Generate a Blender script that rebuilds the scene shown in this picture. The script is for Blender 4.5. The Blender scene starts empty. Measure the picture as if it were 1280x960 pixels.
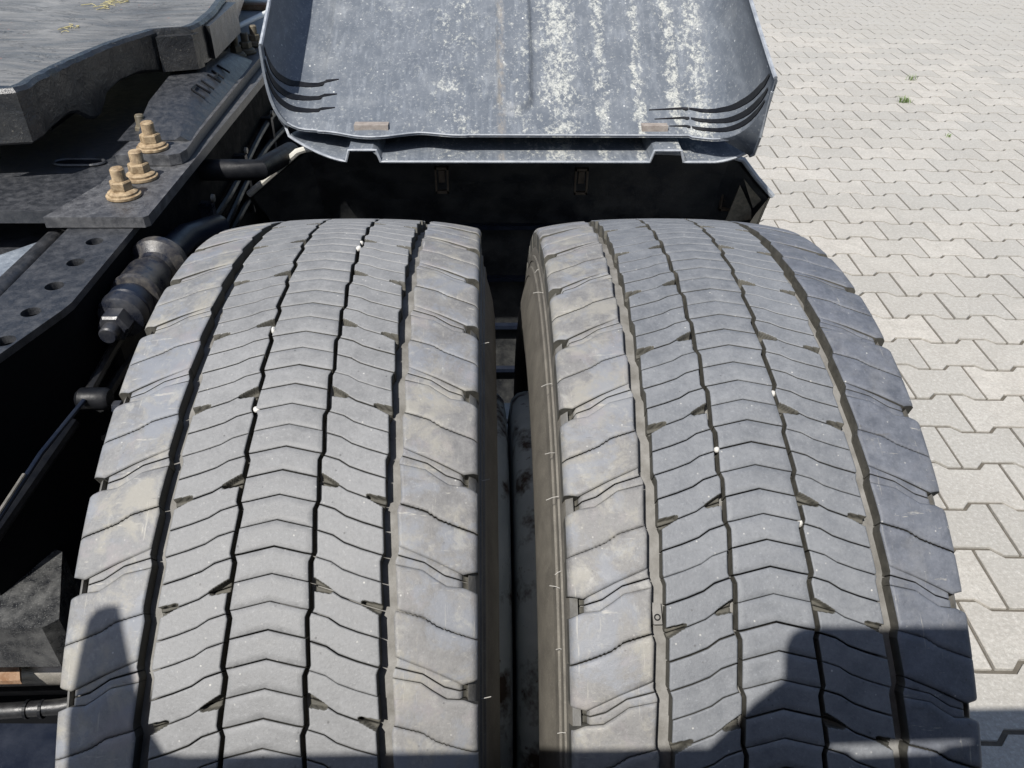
import bpy, bmesh, math, random
from mathutils import Vector, Matrix
random.seed(7)
C = bpy.context.scene
col = C.collection
rad = math.radians

# ------------------------------------------------------------------ camera
cam = bpy.data.cameras.new('camera')
cam.sensor_width = 36.0
cam.lens = 36.0 * 1009.84 / 1280.0
cam.clip_start = 0.02
cam.clip_end = 400
cam.dof.use_dof = False
co = bpy.data.objects.new('camera', cam)
col.objects.link(co)
co.location = (0.1501, -0.6633, 1.3420)
co.rotation_euler = (0.9507, -0.0112, -0.0264)
C.camera = co
CAM = (0.1501, -0.6633, 1.3420)

# ------------------------------------------------------------------ light
SUN = Vector((-0.37, -0.60, 1.0)).normalized()
sun = bpy.data.lights.new('sun', 'SUN')
sun.energy = 5.0
sun.angle = rad(0.4)
sun.color = (1.0, 0.965, 0.91)
so = bpy.data.objects.new('sun', sun)
col.objects.link(so)
so.rotation_euler = SUN.to_track_quat('Z', 'Y').to_euler()
w = bpy.data.worlds.new('World')
C.world = w
w.use_nodes = True
nt = w.node_tree
sky = nt.nodes.new('ShaderNodeTexSky')
sky.sky_type = 'NISHITA'
sky.sun_disc = False
sky.sun_elevation = math.asin(SUN.z)
sky.sun_rotation = math.atan2(SUN.x, SUN.y)
sky.air_density = 1.0
sky.dust_density = 1.2
nt.nodes['Background'].inputs['Strength'].default_value = 0.10
nt.links.new(sky.outputs[0], nt.nodes['Background'].inputs['Color'])
C.view_settings.view_transform = 'Standard'
C.view_settings.look = 'None'
C.view_settings.exposure = 0.42
C.view_settings.gamma = 1.0
C.render.resolution_x = 1024
C.render.resolution_y = 768

# ------------------------------------------------------------------ materials
class NT:
    """small helper round a material's node tree"""
    def __init__(s, name, rough=0.6, metallic=0.0, spec=0.5):
        s.m = bpy.data.materials.new(name)
        s.m.use_nodes = True
        s.t = s.m.node_tree
        s.b = s.t.nodes['Principled BSDF']
        s.b.inputs['Roughness'].default_value = rough
        s.b.inputs['Metallic'].default_value = metallic
        s.b.inputs['Specular IOR Level'].default_value = spec
        s.g = s.t.nodes.new('ShaderNodeNewGeometry')
        s.tc = s.t.nodes.new('ShaderNodeTexCoord')
        s.pos = s.g.outputs['Position']
    def n(s, k): return s.t.nodes.new(k)
    def l(s, a, b): s.t.links.new(a, b)
    def mapping(s, scale, src=None, loc=(0, 0, 0), rot=(0, 0, 0)):
        m = s.n('ShaderNodeMapping')
        m.inputs['Scale'].default_value = scale
        m.inputs['Location'].default_value = loc
        m.inputs['Rotation'].default_value = rot
        s.l(src or s.pos, m.inputs['Vector'])
        return m.outputs[0]
    def noise(s, scale, detail=4, rough=0.6, vec=None, dist=0.0):
        n = s.n('ShaderNodeTexNoise')
        n.inputs['Scale'].default_value = scale
        n.inputs['Detail'].default_value = detail
        n.inputs['Roughness'].default_value = rough
        n.inputs['Distortion'].default_value = dist
        s.l(vec or s.pos, n.inputs['Vector'])
        return n.outputs[0]
    def voro(s, scale, vec=None, feature='F1'):
        n = s.n('ShaderNodeTexVoronoi')
        n.feature = feature
        n.inputs['Scale'].default_value = scale
        s.l(vec or s.pos, n.inputs['Vector'])
        return n.outputs['Distance']
    def ramp(s, fac, a, b, va=0.0, vb=1.0):
        n = s.n('ShaderNodeMapRange')
        n.inputs['From Min'].default_value = a
        n.inputs['From Max'].default_value = b
        n.inputs['To Min'].default_value = va
        n.inputs['To Max'].default_value = vb
        n.clamp = True
        s.l(fac, n.inputs['Value'])
        return n.outputs[0]
    def mix(s, fac, a, b, mode='MIX'):
        n = s.n('ShaderNodeMix')
        n.data_type = 'RGBA'
        n.blend_type = mode
        if isinstance(fac, float): n.inputs[0].default_value = fac
        else: s.l(fac, n.inputs[0])
        for i, x in ((6, a), (7, b)):
            if isinstance(x, tuple): n.inputs[i].default_value = (*x, 1)
            else: s.l(x, n.inputs[i])
        return n.outputs[2]
    def math(s, op, a, b=0.0):
        n = s.n('ShaderNodeMath')
        n.operation = op
        for i, x in ((0, a), (1, b)):
            if isinstance(x, (int, float)): n.inputs[i].default_value = x
            else: s.l(x, n.inputs[i])
        return n.outputs[0]
    def sep(s, vec=None):
        n = s.n('ShaderNodeSeparateXYZ')
        s.l(vec or s.pos, n.inputs[0])
        return n.outputs
    def color(s, c):
        if isinstance(c, tuple): s.b.inputs['Base Color'].default_value = (*c, 1)
        else: s.l(c, s.b.inputs['Base Color'])
    def roughness(s, r): s.l(r, s.b.inputs['Roughness'])
    def bump(s, h, dist=0.001, strength=0.5, prev=None):
        n = s.n('ShaderNodeBump')
        n.inputs['Distance'].default_value = dist
        n.inputs['Strength'].default_value = strength
        s.l(h, n.inputs['Height'])
        if prev: s.l(prev, n.inputs['Normal'])
        s.l(n.outputs[0], s.b.inputs['Normal'])
        return n.outputs[0]

def mat_tread(name, base, dark, stains, seed):
    t = NT(name, 0.62, spec=0.42)
    vec = t.mapping((1, 1, 1), loc=(seed, seed * 0.7, 0))
    big = t.noise(9, 3, 0.5, vec)
    mid = t.noise(70, 6, 0.7, vec)
    fine = t.noise(420, 3, 0.75, vec)
    c = t.mix(t.ramp(mid, 0.36, 0.66), dark, base)
    c = t.mix(t.math('MULTIPLY', t.ramp(big, 0.45, 0.7), 0.35), c, tuple(x * 1.3 for x in base))
    c = t.mix(t.math('MULTIPLY', t.ramp(fine, 0.48, 0.36), 0.20), c, tuple(x * 0.55 for x in dark))
    c = t.mix(t.math('MULTIPLY', t.ramp(fine, 0.58, 0.72), 0.30), c, tuple(x * 1.75 for x in base))
    # ground-in grit
    v = t.voro(150, vec)
    c = t.mix(t.math('MULTIPLY', t.ramp(v, 0.13, 0.05), t.ramp(mid, 0.49, 0.60)), c, (0.42, 0.41, 0.38))
    c = t.mix(t.math('MULTIPLY', t.ramp(t.voro(95, t.mapping((1, 1, 1), loc=(seed * 3, 1, 2))), 0.10, 0.05), t.ramp(mid, 0.52, 0.45, 0, 0.7)), c, (0.05, 0.05, 0.05))
    if stains:
        def patch(sc, k, lo, hi, seedv):
            n = t.noise(sc, 6, 0.72, t.mapping((1, 1, 1), loc=seedv), 0.4)
            return t.math('MULTIPLY', t.ramp(n, lo, hi), k)
        c = t.mix(patch(24, stains, 0.50, 0.60, (seed + 3, 5, 1)), c, (0.240, 0.228, 0.198))
        c = t.mix(patch(20, stains * 0.9, 0.50, 0.60, (seed + 8, 2, 9)), c, (0.172, 0.184, 0.208))
        c = t.mix(patch(27, stains * 0.6, 0.54, 0.64, (seed + 1, 7, 4)), c, (0.215, 0.195, 0.198))
        c = t.mix(patch(60, stains * 0.8, 0.56, 0.66, (seed + 5, 1, 4)), c, (0.27, 0.265, 0.245))
        # scuffs running round and across the shoulder
        sc = t.noise(90, 4, 0.75, t.mapping((3.0, 0.16, 0.16), loc=(seed, 0, 0)))
        c = t.mix(t.math('MULTIPLY', t.ramp(sc, 0.64, 0.72), 0.55), c, (0.40, 0.38, 0.33))
        sc2 = t.noise(85, 4, 0.75, t.mapping((0.22, 2.2, 2.2), loc=(seed + 2, 0, 0), rot=(0, 0, 0.5)))
        c = t.mix(t.math('MULTIPLY', t.ramp(sc2, 0.64, 0.72), 0.55), c, (0.40, 0.38, 0.33))
        sc3 = t.noise(110, 3, 0.75, t.mapping((0.2, 2.6, 2.6), loc=(seed + 4, 0, 0), rot=(0, 0, -0.8)))
        c = t.mix(t.math('MULTIPLY', t.ramp(sc3, 0.67, 0.73), 0.5), c, (0.09, 0.085, 0.08))
    t.color(c)
    t.roughness(t.ramp(mid, 0.3, 0.7, 0.50, 0.74))
    nb = t.bump(fine, 0.0006, 0.35)
    t.bump(mid, 0.0014, 0.35, nb)
    return t.m

M = {}
M['rib_left'] = mat_tread('worn_rubber_rib', (0.196, 0.197, 0.198), (0.150, 0.151, 0.152), 0, 1.0)
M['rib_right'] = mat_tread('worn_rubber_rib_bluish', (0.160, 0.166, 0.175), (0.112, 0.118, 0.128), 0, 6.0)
M['shoulder_left'] = mat_tread('worn_rubber_shoulder', (0.195, 0.194, 0.190), (0.140, 0.140, 0.142), 0.80, 2.0)
M['shoulder_right'] = mat_tread('worn_rubber_shoulder_scuffed', (0.184, 0.180, 0.174), (0.132, 0.129, 0.127), 0.70, 9.0)
M['shoulder_blue'] = mat_tread('worn_rubber_shoulder_bluish', (0.120, 0.128, 0.148), (0.070, 0.076, 0.090), 0.10, 4.0)  # darker blue holds the dimmer outer side and sky reflection in the colour

def mat_side():
    t = NT('sidewall_rubber', 0.7)
    n = t.noise(40, 4)
    f = t.noise(700, 2)
    c = t.mix(t.ramp(n, 0.35, 0.7), (0.085, 0.078, 0.066), (0.135, 0.124, 0.104))
    c = t.mix(t.math('MULTIPLY', t.ramp(f, 0.55, 0.75), 0.4), c, (0.24, 0.22, 0.19))
    t.color(c)
    t.bump(f, 0.0006, 0.4)
    return t.m
M['side'] = mat_side()

def mat_groove():
    t = NT('groove_rubber', 0.75)
    n = t.noise(60, 4)
    t.color(t.mix(t.ramp(n, 0.35, 0.7), (0.11, 0.105, 0.095), (0.20, 0.195, 0.185)))
    t.bump(t.noise(500, 2), 0.0006, 0.5)
    return t.m
M['groove'] = mat_groove()

def mat_dusty(name, base, dust, amount=0.5, rough=0.45, scale=30, metallic=0.0, spec=0.5, speck=0.5):
    t = NT(name, rough, metallic, spec)
    n = t.noise(scale, 6, 0.68)
    f = t.noise(scale * 14, 3, 0.75)
    c = t.mix(t.math('MULTIPLY', t.ramp(n, 0.40, 0.72), amount), base, dust)
    c = t.mix(t.math('MULTIPLY', t.ramp(f, 0.56, 0.70), speck), c, tuple(min(1, d * 1.5) for d in dust))
    t.color(c)
    t.roughness(t.ramp(n, 0.35, 0.7, rough * 0.8, min(1, rough * 1.5)))
    t.bump(n, 0.0015, 0.35, t.bump(f, 0.0005, 0.3))
    return t.m
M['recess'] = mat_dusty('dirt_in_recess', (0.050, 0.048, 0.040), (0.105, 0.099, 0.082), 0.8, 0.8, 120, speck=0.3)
M['chassis'] = mat_dusty('chassis_paint_dusty', (0.016, 0.018, 0.022), (0.085, 0.086, 0.090), 0.55, 0.36, 90, speck=0.85)
M['plate_pale'] = mat_dusty('chassis_paint_scraped', (0.036, 0.037, 0.041), (0.15, 0.15, 0.152), 0.65, 0.40, 100, speck=0.9)
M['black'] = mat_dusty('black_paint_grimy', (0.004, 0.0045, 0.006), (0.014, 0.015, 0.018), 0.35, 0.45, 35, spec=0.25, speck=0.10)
M['matt_black'] = mat_dusty('matt_black_grime', (0.0035, 0.004, 0.005), (0.009, 0.009, 0.010), 0.4, 0.85, 35, spec=0.08, speck=0.10)
M['black_blue'] = mat_dusty('black_blue_paint', (0.006, 0.009, 0.018), (0.024, 0.030, 0.045), 0.5, 0.35, 20, spec=0.4, speck=0.1)
M['bush'] = mat_dusty('bush_metal_grimy', (0.009, 0.011, 0.018), (0.060, 0.060, 0.062), 0.8, 0.30, 45, speck=0.25)
M['sleeve'] = mat_dusty('bush_sleeve_worn', (0.010, 0.012, 0.020), (0.11, 0.10, 0.085), 0.8, 0.32, 60, speck=0.3)
M['pale_panel'] = mat_dusty('pale_blue_grey_paint', (0.11, 0.13, 0.16), (0.28, 0.31, 0.34), 0.8, 0.35, 25, speck=0.5)
M['rust_bolt'] = mat_dusty('yellow_rusty_zinc', (0.17, 0.115, 0.062), (0.42, 0.325, 0.205), 1.0, 0.65, 130, speck=0.5)
M['rust_dark'] = mat_dusty('dark_rusty_steel', (0.07, 0.060, 0.040), (0.20, 0.17, 0.12), 0.8, 0.6, 120, speck=0.3)
M['rust_plank'] = mat_dusty('rusty_brown_steel', (0.20, 0.11, 0.06), (0.40, 0.30, 0.21), 0.8, 0.6, 60, speck=0.4)
M['clip_brown'] = mat_dusty('brown_clip_steel', (0.05, 0.035, 0.022), (0.12, 0.09, 0.06), 0.8, 0.5, 90, speck=0.2)
M['pebble'] = mat_dusty('white_pebble', (0.45, 0.44, 0.41), (0.62, 0.60, 0.56), 0.8, 0.7, 300, speck=0.2)
M['hair'] = mat_dusty('pale_rubber_spew', (0.32, 0.31, 0.29), (0.42, 0.40, 0.36), 0.5, 0.6, 300, speck=0.1)
M['light_metal'] = mat_dusty('weathered_light_metal', (0.55, 0.57, 0.56), (0.72, 0.73, 0.70), 0.7, 0.5, 30, speck=0.4)
M['fender_inner'] = mat_dusty('fender_plastic_inner', (0.010, 0.011, 0.013), (0.060, 0.060, 0.056), 0.7, 0.5, 22, speck=0.3)
M['fender_edge'] = mat_dusty('fender_plastic_sunlit', (0.40, 0.39, 0.35), (0.58, 0.56, 0.50), 0.8, 0.55, 60, speck=0.3)  # pale tone for the edge where the sun reaches it
M['steel'] = mat_dusty('bare_steel', (0.16, 0.15, 0.13), (0.28, 0.26, 0.23), 0.8, 0.4, 50, 0.3)
M['rim_edge'] = mat_dusty('fender_plastic_rim', (0.20, 0.215, 0.24), (0.38, 0.40, 0.42), 0.8, 0.45, 70, speck=0.4)
M['tape'] = mat_dusty('brown_dirt_pad', (0.20, 0.17, 0.15), (0.32, 0.29, 0.26), 0.8, 0.7, 90, speck=0.4)

def mat_rim():
    t = NT('painted_rim', 0.5)
    n = t.noise(14, 5, 0.7)
    sp = t.noise(70, 3, 0.6)
    c = t.mix(t.ramp(t.noise(30, 4), 0.3, 0.7), (0.46, 0.50, 0.48), (0.58, 0.61, 0.585))
    c = t.mix(t.ramp(n, 0.53, 0.63), c, (0.085, 0.060, 0.042))
    c = t.mix(t.ramp(sp, 0.66, 0.72), c, (0.10, 0.055, 0.03))
    t.color(c)
    t.bump(n, 0.001, 0.4)
    return t.m
M['rim'] = mat_rim()

def mat_grease():
    t = NT('greased_steel_top', 0.36, spec=0.5)
    warp = t.n('ShaderNodeTexNoise'); warp.inputs['Scale'].default_value = 3.0; t.l(t.pos, warp.inputs['Vector'])
    va = t.n('ShaderNodeVectorMath'); va.operation = 'MULTIPLY_ADD'
    t.l(warp.outputs['Color'], va.inputs[0]); va.inputs[1].default_value = (0.22, 0.22, 0.0); t.l(t.pos, va.inputs[2])
    st = t.noise(13, 5, 0.6, t.mapping((1.0, 5.0, 1), va.outputs[0], rot=(0, 0, rad(-24))), 0.3)
    blot = t.noise(7, 5, 0.65)
    crack = t.noise(6, 6, 0.72, t.mapping((0.8, 2.6, 1), va.outputs[0], rot=(0, 0, rad(-18))), 0.8)
    f = t.noise(240, 3, 0.75)
    c = t.mix(t.ramp(st, 0.36, 0.66), (0.090, 0.088, 0.084), (0.170, 0.166, 0.158))
    c = t.mix(t.ramp(blot, 0.50, 0.68, 0, 0.7), c, (0.060, 0.058, 0.056))
    c = t.mix(t.ramp(blot, 0.44, 0.34, 0, 0.5), c, (0.235, 0.230, 0.220))
    ck = t.ramp(t.math('ABSOLUTE', t.math('SUBTRACT', crack, 0.5)), 0.007, 0.001)
    c = t.mix(ck, c, (0.022, 0.022, 0.023))
    c = t.mix(t.math('MULTIPLY', t.ramp(f, 0.60, 0.72), 0.5), c, (0.34, 0.33, 0.31))
    c = t.mix(t.math('MULTIPLY', t.ramp(t.voro(34), 0.09, 0.04), t.ramp(blot, 0.5, 0.55)), c, (0.24, 0.10, 0.07))
    t.color(c)
    t.roughness(t.ramp(st, 0.3, 0.7, 0.36, 0.62))
    b1 = t.bump(f, 0.0006, 0.3)
    b2 = t.bump(t.ramp(ck, 0, 1, 1, 0), 0.004, 0.5, b1)
    t.bump(st, 0.004, 0.35, b2)
    return t.m
M['grease'] = mat_grease()
def mat_grease_side():
    t = NT('greasy_black_casting', 0.33, spec=0.6)
    n = t.noise(26, 6, 0.7, None, 0.5)
    f = t.noise(200, 4, 0.7)
    c = t.mix(t.ramp(n, 0.40, 0.70), (0.012, 0.013, 0.015), (0.036, 0.036, 0.036))
    c = t.mix(t.math('MULTIPLY', t.ramp(f, 0.62, 0.72), 0.6), c, (0.26, 0.24, 0.20))
    t.color(c)
    t.bump(n, 0.006, 0.6, t.bump(f, 0.001, 0.5))
    return t.m
M['grease_side'] = mat_grease_side()

def mat_tray():
    t = NT('grey_fender_plastic', 0.5, spec=0.35)
    x, y, z = t.sep()
    fine = t.noise(420, 3, 0.7)
    mid = t.noise(26, 5, 0.65)
    c = t.mix(t.ramp(mid, 0.35, 0.7), (0.084, 0.096, 0.114), (0.114, 0.127, 0.146))
    # dried lime splashes: columns along the tray, denser to the right
    st = t.mapping((1.0, 0.55, 1.0))
    sp = t.noise(150, 5, 0.78, st)
    blob = t.noise(60, 5, 0.72, st)
    msk = None
    for cx, wd, a in ((0.258, 0.034, 1.0), (0.322, 0.012, 0.95), (0.377, 0.010, 1.0), (0.430, 0.013, 1.05), (0.465, 0.026, 0.85), (0.10, 0.045, 0.55), (0.205, 0.020, 0.6), (0.20, 0.35, 0.36)):
        d = t.math('ABSOLUTE', t.math('SUBTRACT', t.math('ADD', x, t.math('MULTIPLY', t.math('SUBTRACT', blob, 0.5), 0.03)), cx))
        k = t.ramp(d, wd * 1.5, wd * 0.35, 0.0, a)
        msk = k if msk is None else t.math('MAXIMUM', msk, k)
    thr = t.math('ADD', t.math('MULTIPLY', sp, 0.65), t.math('MULTIPLY', blob, 0.45))
    hit = t.ramp(t.math('ADD', thr, t.math('MULTIPLY', msk, 0.150)), 0.655, 0.745)
    hit = t.math('MULTIPLY', hit, t.ramp(msk, 0.05, 0.5, 0.15, 1.0))
    hit = t.math('MULTIPLY', hit, t.ramp(t.noise(330, 3, 0.8), 0.40, 0.56, 0.25, 1.0))
    hit = t.math('MULTIPLY', hit, t.ramp(x, 0.495, 0.470))
    c = t.mix(t.math('MULTIPLY', hit, 0.80), c, (0.47, 0.47, 0.42))
    sw = t.ramp(t.math('ABSOLUTE', t.math('SUBTRACT', x, 0.170)), 0.008, 0.002)
    c = t.mix(t.math('MULTIPLY', sw, t.ramp(t.noise(70, 5, 0.8, t.mapping((1, .2, 1))), 0.42, 0.6, 0, 0.6)), c, (0.24, 0.21, 0.17))
    # small white droplets
    v = t.voro(75)
    c = t.mix(t.math('MULTIPLY', t.ramp(v, 0.13, 0.05), t.ramp(mid, 0.52, 0.60)), c, (0.60, 0.60, 0.57))
    # brushed streaks
    br = t.noise(60, 3, 0.6, t.mapping((2.2, 0.18, 1)))
    c = t.mix(t.math('MULTIPLY', t.ramp(br, 0.5, 0.72), 0.3), c, (0.25, 0.27, 0.295))
    c = t.mix(t.math('MULTIPLY', t.ramp(t.noise(19, 6, 0.75), 0.52, 0.66), 0.22), c, (0.27, 0.28, 0.285))
    c = t.mix(t.math('MULTIPLY', t.ramp(t.noise(200, 4, 0.8), 0.57, 0.68), 0.45), c, (0.42, 0.43, 0.42))
    t.color(c)
    t.roughness(t.ramp(mid, 0.3, 0.7, 0.42, 0.62))
    t.bump(fine, 0.0004, 0.25)
    return t.m
M['tray'] = mat_tray()

def mat_paver():
    t = NT('concrete_paver', 0.85)
    oi = t.n('ShaderNodeObjectInfo').outputs['Random']
    big = t.noise(1.6, 4, 0.6)
    mid = t.noise(14, 5, 0.7)
    f = t.noise(260, 4, 0.75)
    c = t.mix(t.ramp(mid, 0.3, 0.7), (0.345, 0.320, 0.282), (0.475, 0.445, 0.398))
    c = t.mix(t.math('MULTIPLY', oi, 0.75), c, (0.27, 0.26, 0.237))
    c = t.mix(t.math('MULTIPLY', t.ramp(t.noise(0.9, 5, 0.7), 0.52, 0.68), 0.40), c, (0.25, 0.245, 0.23))
    c = t.mix(t.math('MULTIPLY', t.ramp(t.noise(38, 5, 0.75), 0.50, 0.66), 0.45), c, (0.29, 0.28, 0.25))
    c = t.mix(t.math('MULTIPLY', t.ramp(big, 0.45, 0.7), 0.5), c, (0.36, 0.35, 0.325))
    c = t.mix(t.math('MULTIPLY', t.ramp(f, 0.40, 0.62, 1, 0), 0.45), c, (0.30, 0.285, 0.255))
    c = t.mix(t.math('MULTIPLY', t.ramp(f, 0.60, 0.74), 0.5), c, (0.66, 0.64, 0.60))
    f2 = t.noise(105, 5, 0.8)
    c = t.mix(t.math('MULTIPLY', t.ramp(f2, 0.50, 0.36), 0.40), c, (0.20, 0.19, 0.165))
    c = t.mix(t.math('MULTIPLY', t.ramp(f2, 0.54, 0.68), 0.40), c, (0.62, 0.60, 0.56))
    t.color(c)
    t.bump(f2, 0.003, 0.6, t.bump(mid, 0.002, 0.3))
    return t.m
M['paver'] = mat_paver()
M['sand'] = mat_dusty('jointing_sand', (0.075, 0.066, 0.052), (0.13, 0.115, 0.092), 0.8, 0.9, 60)
M['ground'] = mat_dusty('far_paving', (0.36, 0.34, 0.31), (0.44, 0.42, 0.38), 0.8, 0.9, 5)
M['grass'] = mat_dusty('grass_blade', (0.10, 0.16, 0.04), (0.19, 0.25, 0.09), 0.8, 0.6, 60)
M['straw'] = mat_dusty('dry_yellow_straw', (0.32, 0.28, 0.13), (0.45, 0.40, 0.22), 0.8, 0.7, 200)
M['scuffed_black'] = mat_dusty('scuffed_gloss_black', (0.012, 0.013, 0.015), (0.13, 0.13, 0.125), 0.75, 0.26, 46, speck=0.7)
M['hose'] = mat_dusty('black_hose_rubber', (0.010, 0.010, 0.011), (0.03, 0.03, 0.03), 0.5, 0.38, 60, speck=0.1)

# ------------------------------------------------------------------ mesh helpers
def mesh_obj(name, verts, faces, m, parent=None, smooth=False, loc=None):
    me = bpy.data.meshes.new(name)
    me.from_pydata([tuple(p) for p in verts], [], faces)
    me.materials.append(m)
    if smooth:
        me.polygons.foreach_set('use_smooth', [True] * len(me.polygons))
    me.update()
    o = bpy.data.objects.new(name, me)
    col.objects.link(o)
    if parent: o.parent = parent
    if loc: o.location = loc
    return o

def bm_obj(name, bm, m, parent=None, smooth=False, angle=35, loc=None):
    bmesh.ops.recalc_face_normals(bm, faces=bm.faces)
    me = bpy.data.meshes.new(name)
    bm.to_mesh(me); bm.free()
    me.materials.append(m)
    if smooth:
        me.polygons.foreach_set('use_smooth', [True] * len(me.polygons))
        me.set_sharp_from_angle(angle=rad(angle))
    o = bpy.data.objects.new(name, me)
    col.objects.link(o)
    if parent: o.parent = parent
    if loc: o.location = loc
    return o

def empty(name, loc=(0, 0, 0), label=None, cat=None, group=None):
    o = bpy.data.objects.new(name, None)
    o.empty_display_size = 0.1
    col.objects.link(o)
    o.location = loc
    if label: tag(o, label, cat, group)
    return o

def tag(o, label, cat=None, group=None):
    o['label'] = label
    if cat: o['category'] = cat
    if group: o['group'] = group
    return o

def bevel_all(bm, w, seg=2, ang=30):
    es = [e for e in bm.edges if len(e.link_faces) == 2 and e.calc_face_angle(0) > rad(ang)]
    bmesh.ops.bevel(bm, geom=es, offset=w, segments=seg, affect='EDGES', profile=0.6)

def prism(poly, z0, z1, bev=0.0, seg=2, bm=None):
    """polygon in xy extruded from z0 to z1"""
    b = bm or bmesh.new()
    lo = [b.verts.new((p[0], p[1], z0)) for p in poly]
    hi = [b.verts.new((p[0], p[1], z1)) for p in poly]
    n = len(poly)
    b.faces.new(hi); b.faces.new(lo[::-1])
    for i in range(n):
        b.faces.new((lo[i], lo[(i + 1) % n], hi[(i + 1) % n], hi[i]))
    if bev: bevel_all(b, bev, seg)
    return b

def box(x0, x1, y0, y1, z0, z1, bev=0.002, bm=None):
    return prism([(x0, y0), (x1, y0), (x1, y1), (x0, y1)], z0, z1, bev, 2, bm)

def lathe(prof, axis='Z', n=32, bm=None, o=(0, 0, 0), close=False, hexa=False):
    """prof: list of (radius, height) along the axis"""
    b = bm or bmesh.new()
    rings = []
    for r, h in prof:
        ring = []
        for k in range(n):
            a = 2 * math.pi * k / n
            c, s = r * math.cos(a), r * math.sin(a)
            p = {'Z': (c, s, h), 'Y': (c, h, s), 'X': (h, c, s)}[axis]
            ring.append(b.verts.new((p[0] + o[0], p[1] + o[1], p[2] + o[2])))
        rings.append(ring)
    for a, c in zip(rings, rings[1:]):
        for k in range(n):
            b.faces.new((a[k], a[(k + 1) % n], c[(k + 1) % n], c[k]))
    if not close:
        b.faces.new(rings[0][::-1]); b.faces.new(rings[-1])
    return b

def tube(pts, r, n=12, bm=None):
    b = bm or bmesh.new()
    pts = [Vector(p) for p in pts]
    rings = []
    for i, p in enumerate(pts):
        d = (pts[min(i + 1, len(pts) - 1)] - pts[max(i - 1, 0)]).normalized()
        up = Vector((0, 0, 1)) if abs(d.z) < 0.9 else Vector((1, 0, 0))
        s = d.cross(up).normalized(); t = s.cross(d)
        rr = r[i] if isinstance(r, (list, tuple)) else r
        rings.append([b.verts.new(p + rr * (math.cos(a) * s + math.sin(a) * t)) for a in [2 * math.pi * k / n for k in range(n)]])
    for a, c in zip(rings, rings[1:]):
        for k in range(n):
            b.faces.new((a[k], a[(k + 1) % n], c[(k + 1) % n], c[k]))
    b.faces.new(rings[0][::-1]); b.faces.new(rings[-1])
    return b

# ------------------------------------------------------------------ ground and paving
L_, W_ = 0.2, 0.148
g = -0.0396
ex = Vector((math.cos(g), math.sin(g), 0)); ey = Vector((-math.sin(g), math.cos(g), 0))
J0 = Vector((1.561, 1.298, 0))              # a joint meeting the upper plateau of a row line
gs = mesh_obj('ground', [(-150, -150, -0.0065), (150, -150, -0.0065), (150, 150, -0.0065), (-150, 150, -0.0065)], [(0, 1, 2, 3)], M['sand'])
gs['kind'] = 'structure'
far = mesh_obj('courtyard', [(-150, 9.5, -0.001), (150, 9.5, -0.001), (150, 150, -0.001), (-150, 150, -0.001)], [(0, 1, 2, 3)], M['ground'])
far['kind'] = 'structure'

def paver_outline(inset=0.0):
    hl, a = L_ / 2, 0.0115
    h = W_ / 2
    top = [(-hl, h + a), (-0.062, h + a), (-0.040, h - a), (0.040, h - a), (0.062, h + a), (hl, h + a)]
    bot = [(x, -y) for x, y in top[::-1]]
    pts = top + bot
    out = []
    for x, y in pts:
        sx = -1 if x < 0 else 1; sy = 1 if y > 0 else -1
        xx = x - sx * inset if abs(abs(x) - hl) < 1e-6 else x
        out.append((xx, y - sy * inset * (1.5 if inset < 0.004 else 1.15)))
    return out[::-1]

def paver_mesh():
    b = bmesh.new()
    gap, ch = 0.0034, 0.0018
    o1 = paver_outline(gap); o2 = paver_outline(gap + ch)
    lo = [b.verts.new((x, y, -0.012)) for x, y in o1]
    md = [b.verts.new((x, y, -0.0016)) for x, y in o1]
    hi = [b.verts.new((x, y, 0)) for x, y in o2]
    n = len(o1)
    for i in range(n):
        j = (i + 1) % n
        b.faces.new((lo[i], lo[j], md[j], md[i])); b.faces.new((md[i], md[j], hi[j], hi[i]))
    b.faces.new(hi)
    bmesh.ops.recalc_face_normals(b, faces=b.faces)
    if b.faces[-1].normal.z < 0:
        pass
    me = bpy.data.meshes.new('paving_block'); b.to_mesh(me); b.free()
    me.materials.append(M['paver'])
    return me
pm = paver_mesh()
Rm = Matrix.Rotation(0.9507, 3, 'X')
Mc = (Matrix.Rotation(-0.0264, 3, 'Z') @ Matrix.Rotation(-0.0112, 3, 'Y') @ Matrix.Rotation(0.9507, 3, 'X'))
def to_px(p):
    q = Mc.transposed() @ (Vector(p) - Vector(CAM))
    if q.z > -0.05: return None
    return (640 + 1009.84 * q.x / -q.z, 480 - 1009.84 * q.y / -q.z)
cells = []
for r in range(-22, 58):
    for k in range(-30, 36):
        # row line upper plateau at J0 row 0; block centre lies half a row below, half a length aside
        c = J0 + ex * ((k + 0.5) * L_ + (r % 2) * L_ / 2) + ey * (r * W_ - 0.0115 - W_ / 2 + 0.0115 - 0.0115)
        cells.append(c)
vis, rest = [], []
for c in cells:
    q = to_px(c)
    ok = q and 890 < q[0] < 1330 and -30 < q[1] < 990
    if ok and c.x < 0.85: ok = False
    (vis if ok else rest).append(c)
vis.sort(key=lambda c: (c - Vector(CAM)).length)
rest += vis[296:]; vis = vis[:296]
for c in vis:
    o = bpy.data.objects.new('paving_block', pm)
    col.objects.link(o); o.parent = gs
    o.location = (c.x, c.y, random.uniform(-0.0012, 0.0012))
    o.rotation_euler = (random.uniform(-.006, .006), random.uniform(-.006, .006), g + random.uniform(-.006, .006))
vs, fs = [], []
pv = [v.co.copy() for v in pm.vertices]; pf = [tuple(p.vertices) for p in pm.polygons]
rz = Matrix.Rotation(g, 3, 'Z')
pvr = [rz @ v for v in pv]
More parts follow.
